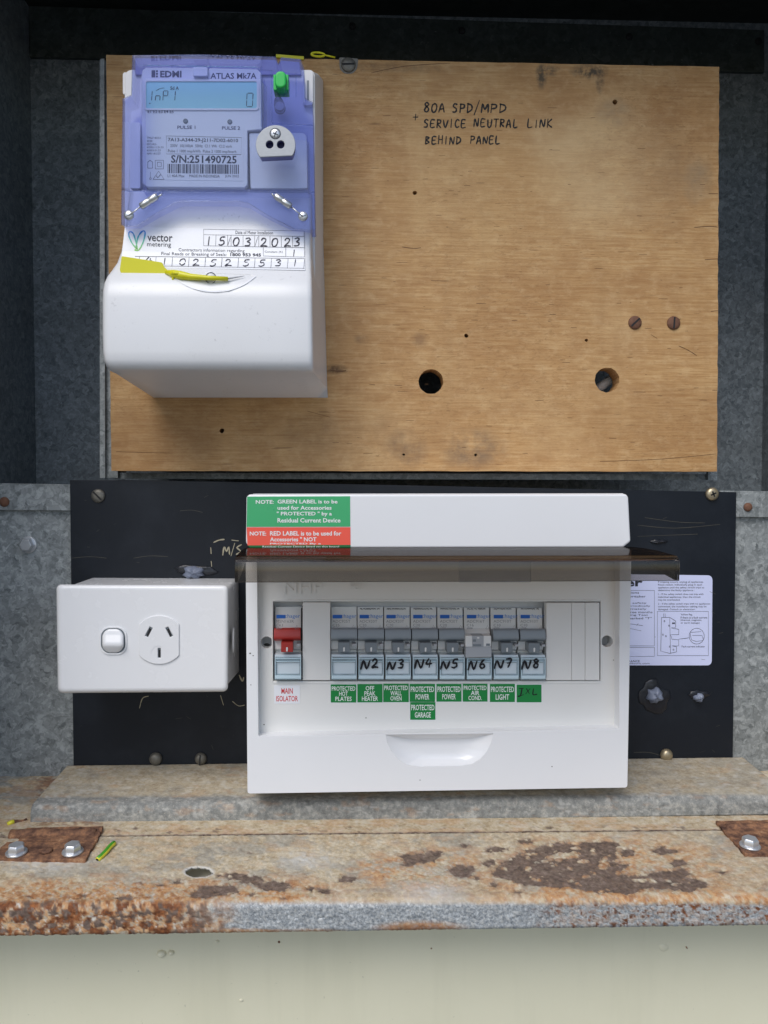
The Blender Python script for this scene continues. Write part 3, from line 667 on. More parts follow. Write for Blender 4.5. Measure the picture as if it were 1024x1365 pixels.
    m = {'zinc': zinc, 'orange': orange * (1 - .8 * rim), 'pale': pale + palel + rim * .8, 'rust': np.clip(rust + .45 * halo * (1 - lip) * sstep(.4, .6, f2) + .3 * fl * (1 - lip) * sstep(.55, .7, fbm(px / 6 + 2, py / 3)), 0, 1), 'flake': np.clip(fl * soft * (1 - lip) * (.84 + .16 * sstep(.35, .55, f3)) + dk, 0, 1), 'grey': np.clip(.3 * sstep(.5, .65, f2) + .45 * sstep(.48, .64, fbm(px / 55 + 5, py / 16 + 3)), 0, .6) * (1 - lip)}
    disp = -.0007 * fl * (1 - lip) + (f2 - .5) * .0009 * (1 - fl * .6) + lip * L * (fbm(px / 7, py / 6) - .5) * .0016 + .0006 * (f3 - .5)
    return m, disp
YD0, YD1 = .4953, .4255
dz = lambda Y: -.2270 - S * (.4965 - Y)
arc = [(YD1 - .0035 * math.sin(a), dz(YD1) - .0035 * (1 - math.cos(a))) for a in [R(15 * k) for k in range(1, 6)]]
zb = W(512, 1237, YD1 - .0036).z
door = sheet('door', seg_prof([(YD0, dz(YD0)), (YD1, dz(YD1))], .00075) + seg_prof(arc + [(YD1 - .0036, zb), (YD1 + .004, zb - .0006)], .0006), XS0 + .04, XS1 - .04, 1150, door_mask, hole=(265, 1165, 18, 7), tilt=KT)
door.parent = cab; door.matrix_parent_inverse = Matrix.Translation(-CO)
tag(door, label='folded-down sheet steel door with flaking rust')

# hinges
def hinge(pts_up, pts_lo, knuckle, bolts, extra=None):
    b = MB(); zt = .0022
    def leaf(mb, pxs, zf, Yguess):
        q = []
        rg2 = random.Random(int(pxs[0][0] + 500)); pp = []
        for i_, (a_, b_) in enumerate(zip(pxs, pxs[1:] + pxs[:1])):
            for k_ in range(9): t_ = k_ / 9; j_ = 0 if k_ == 0 else 1; pp.append((a_[0] + (b_[0] - a_[0]) * t_ + j_ * rg2.uniform(-.9, .9), a_[1] + (b_[1] - a_[1]) * t_ + j_ * rg2.uniform(-.6, .6)))
        for x, y in pp:
            r_ = ray(x, y); Y = Yguess
            for _ in range(30): Y = (zf(Y) - KT * r_.x / r_.y * Y) / (r_.z / r_.y)
            q.append(r_ * (Y / r_.y))
        lo = [v - Vector((0, 0, zt)) for v in q]; n_ = len(q)
        mb.add(q + lo, [list(range(n_)), list(range(2 * n_ - 1, n_ - 1, -1))] + [[i, i + n_, (i + 1) % n_ + n_, (i + 1) % n_] for i in range(n_)])
    leaf(b, pts_up, lambda Y: zs(Y) + .0035, .50)
    h = cabpart(b, 'hinge', M['rust'], bev=.3, seg=1)
    b = MB(); leaf(b, pts_lo, lambda Y: dz(Y) + .0032, .48); b.v = [Vector(v) - CO for v in b.v]; b.build('hinge_leaf', M['rust'], h, bev=.3, seg=1)
    (x0, y0), (x1, y1), r_ = knuckle; Yk = .4975
    pa, pb = W(x0, y0 - 6, Yk), W(x1, y1 - 6, Yk)
    b = MB(); b.tube([pa + (pb - pa) * t for t in np.linspace(0, 1, 14)], [r_ * (1 + random.uniform(-.06, .06)) for _ in range(14)], 12); b.v = [Vector(v) - CO for v in b.v]; b.build('hinge_knuckle', M['rust'], h, smooth=True)
    for (x, y) in bolts:
        r0 = ray(x, y); Y = .47
        for _ in range(30): Y = (dz(Y) + .0034 - KT * r0.x / r0.y * Y) / (r0.z / r0.y)
        b = hexbolt(r0 * (Y / r0.y), (.02, -.054, 1), .0064, .0056, random.uniform(0, 1)); b.v = [Vector(v) - CO for v in b.v]; b.build('hinge_bolt', M['zinc'], h, bev=.3, seg=2)
    if extra:
        r0 = ray(*extra); Y = .47
        for _ in range(30): Y = (dz(Y) + .0034 - KT * r0.x / r0.y * Y) / (r0.z / r0.y)
        b = MB(); b.lathe(r0 * (Y / r0.y), (0, 0, 1), [(.0038, 0), (.0034, .0012), (.0016, .0016)], 12); b.v = [Vector(v) - CO for v in b.v]; b.build('hinge_rivet', M['rust'], h, smooth=True)
hinge([(36, 1103), (138, 1101), (129, 1121), (24, 1121)], [(-14, 1144), (9, 1122), (128, 1122), (114, 1146)], ((14, 1120.5), (127, 1120.5), .0042), [(22, 1137), (97, 1136)], (62, 1135))
hinge([(954, 1094), (1080, 1092), (1098, 1113), (970, 1114)], [(972, 1114), (1100, 1113), (1130, 1139), (993, 1138)], ((968, 1112.5), (1100, 1111), .0040), [(1000, 1128), (1075, 1127)], None)

# ================================================================== BLACK PANEL
FK = Frame(W(540, 1022, YK))
bp = thing('mounting_panel', FK, 'scuffed black mounting panel behind the power outlet and white switchboard', 'panel')
b = MB(); b.prism(FK, [(93, 640), (158, 639.5), (400, 644), (982, 656), (977, 1026), (98, 1030)], -5.5, 0); b.build('panel', M['black'], bp, bev=.4)
def panel_screw(x, y, r, mat, h, slot=None, cross=False):
    k = YK / FPX * r * .001 * 1000; c = FK.p(x, y, .3); b = MB()
    b.lathe(c, (0, -1, 0), [(k, 0), (k, h * .3), (k * .82, h * .8), (k * .45, h)], 22)
    o = b.build('screw', mat, bp, smooth=True)
    b = MB()
    for a in ([slot] if slot is not None else []) + ([.4, .4 + math.pi / 2] if cross else []):
        wv = Vector((math.cos(a), 0, math.sin(a))) * k * (.85 if not cross else .45); pv = Vector((-math.sin(a), 0, math.cos(a))) * k * .12; cc = c + Vector((0, -h - .0001, 0))
        b.add([cc + wv + pv, cc - wv + pv, cc - wv - pv, cc + wv - pv], [[0, 1, 2, 3]])
    if b.v: b.build('screw_slot', M['dark_gap'], o)
panel_screw(131, 661, 9, M['old_screw'], .0022, slot=-.8); panel_screw(949, 658.5, 9, M['brass_screw'], .003, cross=True)
panel_screw(208, 1011, 8.5, M['old_screw'], .004); panel_screw(268, 1011, 8, M['old_screw'], .004, slot=1.5); panel_screw(888, 1006, 8.5, M['brass_screw'], .004)
def lump(name, x, y, rx, ry, h, mat, seed):
    b = MB(); k = YK / FPX; c = FK.p(x, y, .3); rings = []; rnd = random.Random(seed); wob = [1 + rnd.uniform(-.22, .22) for _ in range(18)]
    for j in range(7):
        t = j / 6; s_ = math.cos(t * math.pi / 2) ** .7 * .97 + .03
        rings.append([c + Vector((math.cos(a) * rx * k * s_ * wob[i], -h * math.sin(t * math.pi / 2) * (1 + .15 * math.sin(a * 3 + seed)), math.sin(a) * ry * k * s_ * wob[i])) for i, a in enumerate([2 * math.pi * i / 18 for i in range(18)])])
    b.loft(rings); b.build(name, mat, bp, smooth=True)
lump('sealant_smear', 262, 760, 28, 7, .0012, M['tar'], 4); lump('sealant', 258, 763, 14, 9, .006, M['caulk'], 1)
lump('sealant_smear', 871, 929, 20, 22, .0012, M['tar'], 2); lump('sealant', 872, 926, 11, 11, .007, M['caulk'], 3)
lump('sealant_smear', 932, 926, 14, 6, .001, M['tar'], 6); lump('sealant', 931, 930, 7, 6, .004, M['caulk'], 5); lump('sealant_smear', 878, 722, 12, 3, .0015, M['tar'], 8)
kmap = lambda d: (lambda x, y: FK.p(x, y, d))
b = MB(); m = kmap(.25)
for pts, wd in (([(285, 723), (292, 720), (299, 719)], 1.6), ([(281, 730), (281.5, 738)], 1.5), ([(281.5, 748), (283, 762)], 1.2), ([(297, 740), (299, 729), (302, 735), (305, 729), (306, 739)], 1.7), ([(313, 724), (308, 741)], 1.4), ([(309, 720), (318, 721)], 1.2), ([(322, 726), (316, 730), (321, 735), (315, 739)], 1.7), ([(294, 927), (298, 940)], 1.4), ([(310, 935), (318, 941), (326, 940)], 1), ([(319, 900), (323, 908), (325, 903)], 1.6), ([(186, 944), (190, 931), (198, 928)], 1.0)):
    ribbon(b, pts, wd, m)
tag(b.build('scratched_mark', M['scratch'], bp), kind='stuff')
b = MB(); rnd = random.Random(5)
for pts in ([(96, 744), (120, 742), (142, 744)], [(178, 744), (200, 741), (224, 742)], [(240, 681), (256, 680), (270, 683)], [(850, 700), (900, 704), (960, 699)], [(860, 690), (905, 696), (940, 697)], [(845, 1003), (865, 1003), (880, 1007)], [(850, 715), (930, 712)]): ribbon(b, pts, .7, m)
for _ in range(70):
    x, y = rnd.uniform(105, 970), rnd.uniform(650, 1015); a = rnd.gauss(0, .5); L = rnd.uniform(1, 9); ribbon(b, [(x, y), (x + L * math.cos(a), y + L * math.sin(a))], rnd.uniform(.3, .6), m)
tag(b.build('faint_scratch', M['scratch_faint'], bp), kind='stuff')

# instruction sticker on the panel
st = MB(); st.prism(FK, rquad([(800, 765), (950, 767), (949, 887), (800, 887)], 7), 0.02, .22); st_o = st.build('sticker', M['paper_blue'], bp)
tag(st_o, label='white instruction sticker with small print and a breaker drawing')
b = MB(); m = kmap(.36)
put_text(b, 'hager', (800, 771, 857, 785), m, .03)
for y, s_, x1 in ((774.5, 'If tripping occurs, unplug all appliances.', 938), (778.3, 'Reset switch, individually plug in each', 936), (782, 'appliance until the safety switch trips to', 939), (785.6, 'determine the faulty appliance :', 926), (790.8, '1 - If the safety switch does not trip with', 938), (794.6, 'individual appliances, then the circuit', 934), (798.4, 'may be overloaded.', 907), (803.6, '2 - If the safety switch trips with no appliances', 947), (807.3, 'connected, the installation cabling may be', 942), (811, 'damaged. Consult an electrician.', 927)):
    put_text(b, s_, (877.5, y, x1, y + 3.0), m)
for y, s_, x1 in ((818, 'Yellow flag', 923), (821.7, 'If there is a fault current', 943), (825.4, '(thermal, magnetic,', 936), (829.1, 'or earth leakage)', 933)): put_text(b, s_, (907.5, y, x1, y + 2.9), m)
put_text(b, 'Fault current indicator', (909, 860.5, 940, 863), m)
for y, s_, x0, x1 in ((788.6, 'instructions', 820, 852), (793.6, 'circuit breaker', 820, 861), (802.6, 'test the safety', 815, 862), (806.6, 'switch periodically', 815, 867), (810.6, 'approximately', 815, 862), (814.6, 'two to three months', 815, 870), (818.7, 'by pressing Test', 815, 864), (822.7, 'button marked "T"', 815, 869), (880, 'FRANCE', 836, 853), (883.2, 'www.hagerelectric.com', 812, 866)): put_text(b, s_, (x0, y, x1, y + 2.8), m)
def box_l(b, x0, y0, x1, y1, wd, m):
    for p in ([(x0, y0), (x1, y0)], [(x1, y0), (x1, y1)], [(x1, y1), (x0, y1)], [(x0, y1), (x0, y0)]): ribbon(b, p, wd, m, smooth=False)
box_l(b, 806, 787, 872.5, 861, .5, m); box_l(b, 806, 863, 872.5, 875, .5, m); box_l(b, 876.5, 815, 944.5, 874, .5, m)
ribbon(b, ell(929, 848, 10, 10.5, 20) + [(939, 848)], .5, m)
for pts in ([(882, 823), (881, 868), (893, 871), (902, 869)], [(882, 823), (893, 823), (901, 828), (901, 836), (895, 837), (905, 839), (905, 846), (895, 846)], [(894, 846), (896, 852), (905, 853), (905, 861), (896, 861)], [(893, 824), (894, 871)], [(885, 818), (885, 823)], [(887, 818), (887, 823)], [(896, 861), (902, 862), (902, 869)], [(905, 852), (914, 851), (919, 850)], [(921, 843), (935, 842)], [(923, 847), (936, 847), (938, 853)], [(920, 844), (922, 853), (928, 855), (937, 854)], [(836, 831), (857, 834)], [(836, 837), (855, 841)], [(851, 831), (849, 834)]): ribbon(b, pts, .55, m, smooth=False)
for x, y in ((886, 828), (892, 834), (884, 846), (888, 848), (893, 862), (898, 866)): ribbon(b, ell(x, y, .8, .9, 8), .5, m)
put_text(b, 'oo', (896, 829.5, 900, 832), m, .06)
b.build('sticker_print', M['print_dark'], st_o)

# ================================================================== PLYWOOD BOARD
wb = thing('plywood_board', FB, 'weathered plywood mounting board with handwriting and two drilled round cable holes', 'board')
nh = [(820, 136, 3.2), (553, 257, 2.8), (621.5, 447.5, 2.8), (782, 453.5, 2.2), (296, 574, 3.2), (538, 606, 1.7), (634, 606.5, 1.7)]
rnd = random.Random(11)
def ragged(a, bq, k, amp):
    return [(a[0] + (bq[0] - a[0]) * i / k + (rnd.uniform(-amp, amp) if 0 < i else 0), a[1] + (bq[1] - a[1]) * i / k + (rnd.uniform(-amp, amp) if 0 < i else 0)) for i in range(k)]
ol = ragged((141.5, 73), (959, 89), 50, .35) + ragged((959, 89), (956, 628.5), 60, .55) + ragged((956, 628.5), (148.5, 627.5), 40, .35) + ragged((148.5, 627.5), (141.5, 73), 30, .3)
def rough_circle(cx, cy, r, n_=30, amp=.5): return [(cx + (r + rnd.uniform(-amp, amp)) * math.cos(2 * math.pi * i / n_), cy + (r + rnd.uniform(-amp, amp)) * math.sin(2 * math.pi * i / n_)) for i in range(n_)]
plate(FB, ol, [rough_circle(574.5, 508.5, 16.5), rough_circle(809.5, 506.5, 16.5)] + [rough_circle(x, y, r, 10, .6) for x, y, r in nh], -16, 0, 'board', M['ply'], wb)
def wood_screw(x, y, r, a, mat, washer=False):
    k = YB / FPX * r; c = FB.p(x, y, .2); b = MB(); b.lathe(c, (0, -1, 0), [(k, 0), (k, .0005), (k * .85, .0012), (k * .4, .0015)], 20); o = b.build('screw', mat, wb, smooth=True)
    wv = Vector((math.cos(a), 0, math.sin(a))) * k * .85; pv = Vector((-math.sin(a), 0, math.cos(a))) * k * .13; cc = c + Vector((0, -.0016, 0))
    b = MB(); b.add([cc + wv + pv, cc - wv + pv, cc - wv - pv, cc + wv - pv], [[0, 1, 2, 3]]); b.build('screw_slot', M['dark_gap'], o)
wood_screw(846.5, 430, 9, .75, M['rust_screw']); wood_screw(898, 430.5, 9, 1.5, M['rust_screw']); wood_screw(464.5, 86.5, 9.5, .05, M['old_screw'])
b = MB(); b.prism(FB, rquad([(452, 76), (478, 78), (476, 92), (470, 98), (459, 98), (453, 92)], 3), .02, .18); b.build('washer', M['old_screw'], wb)
cr = MB(); m = lambda x, y: FB.p(x, y, .12); rnd = random.Random(33)
for pts, wd in (([(926, 303), (944, 301.5), (957, 302.5)], .9), ([(940, 346), (957, 345)], 1.0), ([(905, 461), (918, 467), (929, 474)], .8), ([(868, 446), (876, 451)], .7), ([(440, 493), (450, 495), (461, 494)], 1.6), ([(536, 329), (552, 331), (561, 330)], .8), ([(575, 374), (598, 374.5)], .8), ([(945, 258), (957, 258)], .8), ([(948, 415), (957, 414)], .9), ([(950, 520), (956, 520)], .8), ([(800, 615), (880, 612), (955, 605)], .6), ([(495, 97), (540, 88), (600, 84)], .7), ([(155, 602), (230, 604)], .6), ([(410, 548), (440, 556)], .8), ([(452, 380), (462, 380)], .7), ([(492, 512), (500, 513)], .7)): ribbon(cr, pts, wd, m)
for _ in range(170):
    x, y = rnd.uniform(440, 950), rnd.uniform(95, 622); L = abs(rnd.gauss(0, 5)) + 1.5; ribbon(cr, [(x, y), (x + L, y + rnd.uniform(-.35, .35))], rnd.uniform(.3, .65), m)
tag(cr.build('surface_crack', M['wood_crack'], wb), kind='stuff')
hw = MB(); m = lambda x, y: FB.p(x, y, .15)
handline(hw, '80A', 565, 149.5, 8, 12, 2.1, m, 10.2); handline(hw, 'SPD', 603, 150, 7.6, 12, 2.1, m, 9.8); hand(hw, '/', 632, 151, 7, 14, 1.8, m); handline(hw, 'MPD', 642, 150, 9.5, 12, 2.1, m, 11.8)
hand(hw, '+', 550, 161, 8, 10, 1.8, m)
handline(hw, 'SERVICE', 565, 169.5, 6.6, 11, 1.95, m, 8.7, tilt=.01); handline(hw, 'NEUTRAL', 632, 169, 6.4, 10.5, 1.95, m, 8.7, tilt=.01); handline(hw, 'LINK', 703, 169.5, 7.4, 11, 1.95, m, 9.6)
handline(hw, 'BEHIND', 567, 192, 6.4, 10.5, 1.95, m, 8.7); handline(hw, 'PANEL', 627, 191.5, 6.4, 10.5, 1.95, m, 8.4)
hw.build('handwriting', M['pencil'], wb)
# cable end showing in the right hole
FCb = FB.at(803, 512, -16)
cb = thing('cable', FCb, 'pale cable seen inside the right drilled hole of the plywood', 'cable')
b = MB(); b.tube([FCb.p(790, 524, -12), FCb.p(802, 515, -6), FCb.p(812, 507, -8), FCb.p(824, 500, -22)], .0036, 14); b.build('sheath', M['cable'], cb, smooth=True)

# ================================================================== ELECTRICITY METER
FM = FB.at(300, 530, 0)
mt = thing('electricity_meter', FM, 'electricity meter with violet clear cover and white terminal cover on the plywood', 'electricity meter')
# case behind the clear cover
b = MB()
def ring_px(F, ol, d): return [F.p(x, y, d) for x, y in ol]
b.loft([ring_px(FM, rrect(194, 102, 431, 520, 8), 0.3), ring_px(FM, rrect(180, 97, 427, 500, 8), 28), ring_px(FM, rrect(166, 93, 420, 430, 9), 56)])
b.build('case', M['meter_white'], mt, bev=.8)
b = MB(); b.prism(FM, [(182, 84), (370, 86), (400, 88), (402, 100), (182, 100)], .3, 30); b.prism(FM, [(180, 77), (368, 79), (371, 86), (375, 80), (399, 82), (402, 100), (180, 100)], 30.2, 57.5); b.build('case_top', M['port_body'], mt, bev=.6)  # white case top; shade behind the cover is painted as violet
# side clips that show beyond the clear cover
for q_, e_ in ((rrect(163.5, 96, 171, 126, 3), 55), (rrect(404, 93, 417.5, 140, 4), 59)):
    b = MB(); b.prism(FM, q_, 40, e_); b.build('case_clip', M['meter_white'], mt, bev=.4)
b = MB(); b.prism(FM, rrect(409, 107, 412, 133), 58, 59.3); b.build('clip_slot', M['grey_dark'], mt)
# face plate
FACE = 64
fp = MB(); fp.prism(FM, [(194, 90), (259, 90.5), (261.5, 102), (276, 102), (279, 90.5), (343, 92), (348, 97), (349, 172), (330, 174), (330, 246), (326, 250), (196, 249), (190, 244), (188.5, 100), (190, 93)], 57, FACE)
face = fp.build('face_plate', M['face_white'], mt, bev=.5)
for q_, e_ in (([(332, 177), (405, 177), (409, 182), (410, 251), (334, 251)], 62), ([(171, 163), (187, 163), (187, 251), (173, 251)], 61)):
    b = MB(); b.prism(FM, rquad(q_, 2.5), 57, e_); b.build('side_plate', M['face_white'], mt, bev=.4)
b = MB(); b.prism(FM, rrect(257, 89, 277, 101, 2), 60, 66.5); b.build('latch_tab', M['face_white'], mt, bev=.4)
# display
lc = plate(FM, rrect(192, 105.5, 345, 146.5, 4), [rrect(194.5, 108.2, 342.5, 144.2, 2.5)], FACE - .1, FACE + .8, 'display_bezel', M['face_white'], mt)
b = MB(); b.prism(FM, rrect(194.5, 108.2, 342.5, 144.2, 2.5), FACE - .1, FACE + .25); lcd = b.build('display', M['lcd'], mt)
m = lambda x, y: FM.p(x, y, FACE + .40)
b = MB()
def seg7(b, x, y, w_, h, segs, sl=.08, wd=1.3):
    P = {'a': ((0, 1), (1, 1)), 'b': ((1, 1), (1, .5)), 'c': ((1, .5), (1, 0)), 'd': ((0, 0), (1, 0)), 'e': ((0, .5), (0, 0)), 'f': ((0, 1), (0, .5)), 'g': ((0, .5), (1, .5))}
    for s_ in segs:
        (a, c_), (e, f_) = P[s_]; gx = (e - a) * .12; gy = (f_ - c_) * .1
        ribbon(b, [(x + (a + gx + sl * (c_ + gy) * 2) * w_, y - (c_ + gy) * h), (x + (e - gx + sl * (f_ - gy) * 2) * w_, y - (f_ - gy) * h)], wd, m, smooth=False)
seg7(b, 196, 134, 6, 13, 'bc'); seg7(b, 207, 134, 6, 13, 'ceg'); seg7(b, 217, 134, 6, 13, 'abefg'); seg7(b, 227, 134, 6, 13, 'bc'); b.build('display_segments', M['lcd_ink'], lcd); b = MB(); seg7(b, 328.5, 142, 8, 18, 'abcdef', .06, 1.3); b.build('display_digit', M['lcd_ink'], lcd); b = MB()
put_text(b, 'Sd A', (227, 115, 238.5, 119.5), m, .02); put_text(b, '.', (199, 137, 200.5, 138.5), m); ribbon(b, [(208, 121), (213, 118), (219, 117)], .6, m)
b.build('display_marks', M['lcd_ink'], lcd)
# face printing
b = MB(); m = lambda x, y: FM.p(x, y, FACE + .15)
put_text(b, 'EDMI', (213.5, 94.2, 242, 103), m, .035); put_text(b, 'ATLAS Mk7A', (280.5, 97, 342, 105), m, .018)
for x0, y0, x1, y1 in ((202, 93.5, 207, 103), (208, 93.5, 210.5, 96), (208, 97, 210.5, 99.5), (208, 100.5, 210.5, 103)): b.add([m(x0, y0), m(x1, y0), m(x1, y1), m(x0, y1)], [[0, 1, 2, 3]])
b.build('face_print', M['print_violet'], face); b = MB(); put_text(b, 'E1 E2 E3 E4 E5', (197, 143.5 + 3.2, 231.5, 147.6 + 3), m, .01); put_text(b, 'PULSE 1', (236.5, 167.3, 260.5, 171.8), m, .01); put_text(b, 'PULSE 2', (296, 168.2, 320, 172.7), m, .01)
for k, s_ in enumerate(('TMx7 4CC1', 'AS1284', 'IEC/AS-', '62052-11,21,22', '62053-21,23', 'NMI 14/1/27')): put_text(b, s_, (196, 182.3 + k * 4.2, 196 + (18, 7, 13, 22, 18, 18)[k], 185 + k * 4.2), m)
b.build('face_print', M['print_violet'], face); b = MB()
for P in (rquad([(197, 216), (200, 213.5), (203.5, 216), (203.5, 224), (197, 224)], .6), rrect(207, 213.5, 218, 225), rrect(210, 216.2, 215, 222)): ribbon(b, P + [P[0]], .6, m, smooth=False)
ribbon(b, [(204, 239), (211.5, 228), (219, 239), (204, 239)], .8, m, smooth=False); ribbon(b, [(208.5, 234), (210.5, 236.5), (214, 232.5)], .8, m); ribbon(b, [(200.5, 229), (200.5, 237)], .5, m); ribbon(b, ell(200.5, 238, 1.2, 1.2, 8) + [(201.7, 238)], .5, m)
b.build('face_symbols', M['print_violet'], face)
b = MB(); b.lathe(FM.p(247.5, 161.5, FACE), (0, -1, 0), [(.0016, 0), (.0016, .0003), (.001, .0006)], 16); b.build('pulse_led', M['grey_dark'], mt)
b = MB(); b.lathe(FM.p(306.5, 162.5, FACE), (0, -1, 0), [(.0016, 0), (.0016, .0003), (.001, .0006)], 16); b.build('pulse_led', M['grey_dark'], mt)
# serial number label on the face
b = MB(); b.prism(FM, [(220, 178.5), (325, 181), (324, 241), (220, 239.5)], FACE + .02, FACE + .2); sl = b.build('serial_label', M['paper'], mt)
tl = .022; b = MB(); m = lambda x, y: FM.p(x, y, FACE + .32)
put_text(b, '7A13-A344-29-J211-7D02-6010', (224, 183.5, 317.5, 189.5), m, .012, tilt=.015)
put_text(b, '230V  10(100)A  50Hz  Cl.1 Wh  Cl.2 varh', (227, 192, 309, 197), m, 0, tilt=.012); put_text(b, 'Pulse 1 1000 imp/kWh  Pulse 2 1000 imp/kvarh', (224, 199, 315, 204), m, 0, tilt=.012)
put_text(b, 'S/N:251490725', (228, 206.5, 315.5, 217), m, .02, tilt=.012)
put_text(b, 'L1 40A Max', (223.5, 232.3, 246, 236), m, 0, tilt=.01); put_text(b, 'MADE IN INDONESIA', (252.5, 232.5, 293, 236.2), m, 0, tilt=.01); put_text(b, 'JUN 2022', (300, 233, 318.5, 237), m, 0, tilt=.01)
rnd = random.Random(21); x = 223.5
while x < 318:
    w_ = rnd.choice([.7, .7, 1.2, 1.8]); ty = .012 * (x - 223); b.add([m(x, 218.3 + ty), m(x + w_, 218.3 + ty), m(x + w_, 230.6 + ty), m(x, 230.6 + ty)], [[0, 1, 2, 3]]); x += w_ + rnd.choice([.6, .9, 1.4])
Q = [(221.8, 181), (322, 183.3), (321.5, 206), (221.8, 205)]; ribbon(b, Q + [Q[0]], .5, m, smooth=False)
b.build('serial_print', M['print_grey'], sl)
# green button and lens
b = MB(); b.prism(FM, rrect(364.5, 99, 384.5, 119.5, 1), 70, 79.4); gb = b.build('button_base', M['green_btn'], mt, bev=.3)
b = MB(); b.prism(FM, rrect(366.5, 94, 381.5, 116.5, 7, 8), 72, 84); b.build('green_button', M['green_btn'], gb, bev=1.2)
b = MB(); c = FM.p(373.5, 145, 60); b.lathe(c, (0, -1, 0), [(.0036, 0), (.0034, .006), (.0026, .011), (.0013, .0138), (.0004, .0145)], 18); b.build('button_lens', M['clear'], mt, smooth=True)
# clear cover (front sheet with rim) - arch at the bottom
OUT = [(176, 73), (270, 72), (368, 75), (371.8, 84), (374.6, 76), (401, 78.5), (406, 92), (407, 130), (412, 133), (417.5, 136), (420.5, 300), (421, 306), (391, 304), (360, 288), (331, 270), (317, 267), (240, 267), (232, 269), (208, 283), (182, 300), (161, 300), (163, 131), (174.5, 126), (175.5, 90)]
INN = [(187, 91), (345, 92), (351, 98), (351, 170), (409, 174), (411, 252), (188, 252)]
cov = plate(FM, OUT, [], 76.2, 78, 'clear_cover', M['cover_clear'], mt, bev=.5)
tag(cov, label='clear violet plastic front cover')
rim = plate(FM, [(x + (1 if x < 290 else -1), y + (1 if y < 200 else -1)) for x, y in OUT], [INN], 59, 76, 'cover_rim', M['cover_rim'], cov, bev=.6)
b = MB()
for P in ([(347.5, 88), (349.5, 88), (349.5, 168), (347.5, 168)], [(361.5, 92), (362.6, 92), (362.6, 164), (361.5, 162)], [(362.6, 163), (417, 166), (417, 167.2), (362.6, 164.6)], [(165, 253.6), (420, 255), (420, 256.2), (165, 254.8)], [(394, 96), (395.2, 96), (395.2, 128), (394, 128)], [(186, 86), (346, 88.5), (346, 90), (186, 87.4)]): b = MB(); b.prism(FM, P, 77.6, 79.0); b.build('cover_ridge', M['cover_clear'], cov, bev=.2)
# optical port
port = [p for p in ell(367.5, 193, 26.5, 26.5, 56, .01) if p[1] < 209.5]; port = sorted(port, key=lambda p: math.atan2(p[1] - 193, p[0] - 367.5)); 
k0 = max(range(len(port)), key=lambda i: 0)
op = plate(FM, port, [ell(359.5, 192.5, 5, 5.3, 18), ell(374.3, 192.5, 5, 5.3, 18)], 85.8, 87, 'optical_port', M['alu'], mt, bev=.35)
plate(FM, [(367.5 + (x - 367.5) * .95, 192 + (y - 192) * .97) for x, y in port], [ell(359.5, 192.5, 5, 5.3, 18), ell(374.3, 192.5, 5, 5.3, 18)], 78.3, 85.6, 'port_body', M['port_body'], op, bev=.3)
for x in (359.5, 374.3): b = MB(); b.prism(FM, ell(x, 192.5, 5.4, 5.6, 18), 80, 83); b.build('port_eye', M['print_violet'], op)
b = MB(); b.lathe(FM.p(367, 178, 87.05), (0, -1, 0), [(.0031, 0), (.0031, .0002), (.0022, .0007), (.001, .0008)], 20); o = b.build('port_screw', M['zinc'], op, smooth=True)
b = MB(); mm_ = lambda x, y: FM.p(x, y, 88.1); ribbon(b, [(363.5, 176.5), (370.5, 179.5)], 1.4, mm_); ribbon(b, [(368.5, 174.5), (365.5, 181.5)], 1.4, mm_); b.build('port_screw_slot', M['print_dark'], op)
b = MB(); b.lathe(FM.p(367, 178, 87.0), (0, -1, 0), [(.0035, 0), (.0035, .00008)], 20); b.build('port_screw_seat', M['print_grey'], op)
# terminal cover
ROWS = [(256, 172, 416, 60), (275, 170, 416, 64), (298, 168, 416, 67), (312, 166, 415.5, 69), (335, 161.5, 415.5, 71.5), (350, 156, 416, 74.5), (360, 149, 416, 78.5), (368, 143, 416.5, 82.5), (376, 139.2, 416.5, 86), (386, 137.3, 417, 88.5), (398, 136.8, 417, 89.5), (440, 136.8, 417.5, 90), (468, 137.5, 418, 90), (480, 139, 418, 89.5), (487, 142, 418, 88.2), (491.5, 145.5, 418, 86), (494, 149, 418, 83)]
def cd_(py): return float(np.interp(py, [r[0] for r in ROWS], [r[3] for r in ROWS]))
tcr = []
for (py, xl, xr, d) in ROWS:
    t = (py - 256) / (530 - 256); bl = 196 + 9 * t; br = 431 + 6 * t
    zr_ = FM.p(300, py, d).z
    row = [Vector((FM.p(bl, 480, .3).x, -.0003, zr_))]
    for dx, dd in ((0, -7), (.4, -3.4), (1.6, -1.4), (4, -.4), (8, 0)): q = FM.p(xl + dx, py, d + dd); q.z = zr_; row.append(q)
    for k in range(1, 8): q = FM.p(xl + 8 + (xr - xl - 16) * k / 8, py, d); q.z = zr_; row.append(q)
    for dx, dd in ((8, 0), (4, -.4), (1.6, -1.4), (.4, -3.4), (0, -7)): q = FM.p(xr - dx, py, d + dd); q.z = zr_; row.append(q)
    row.append(Vector((FM.p(br, 480, .3).x, -.0003, zr_))); tcr.append(row)
nlast = len(tcr[0])
for py, xl, xr, d in ((498, 155, 419, 74), (530, 205, 437, .3)):
    row = [FM.p(xl + (xr - xl) * k / (nlast - 1), py, d) for k in range(nlast)]
    if d > 1:
        row[0] = Vector((tcr[-1][0].x, -.0003, row[0].z - .0)); row[-1] = Vector((tcr[-1][-1].x, -.0003, row[-1].z))
        for k in range(1, nlast - 1): row[k] = FM.p(xl + (xr - xl) * (k - 1) / (nlast - 3), py, d)
    tcr.append(row)
b = MB(); b.loft(tcr, cap=False, closed=False); tc = b.build('terminal_cover', M['term_cover'], mt, smooth=True)
tag(tc, label='white plastic terminal cover, bulging below its label')
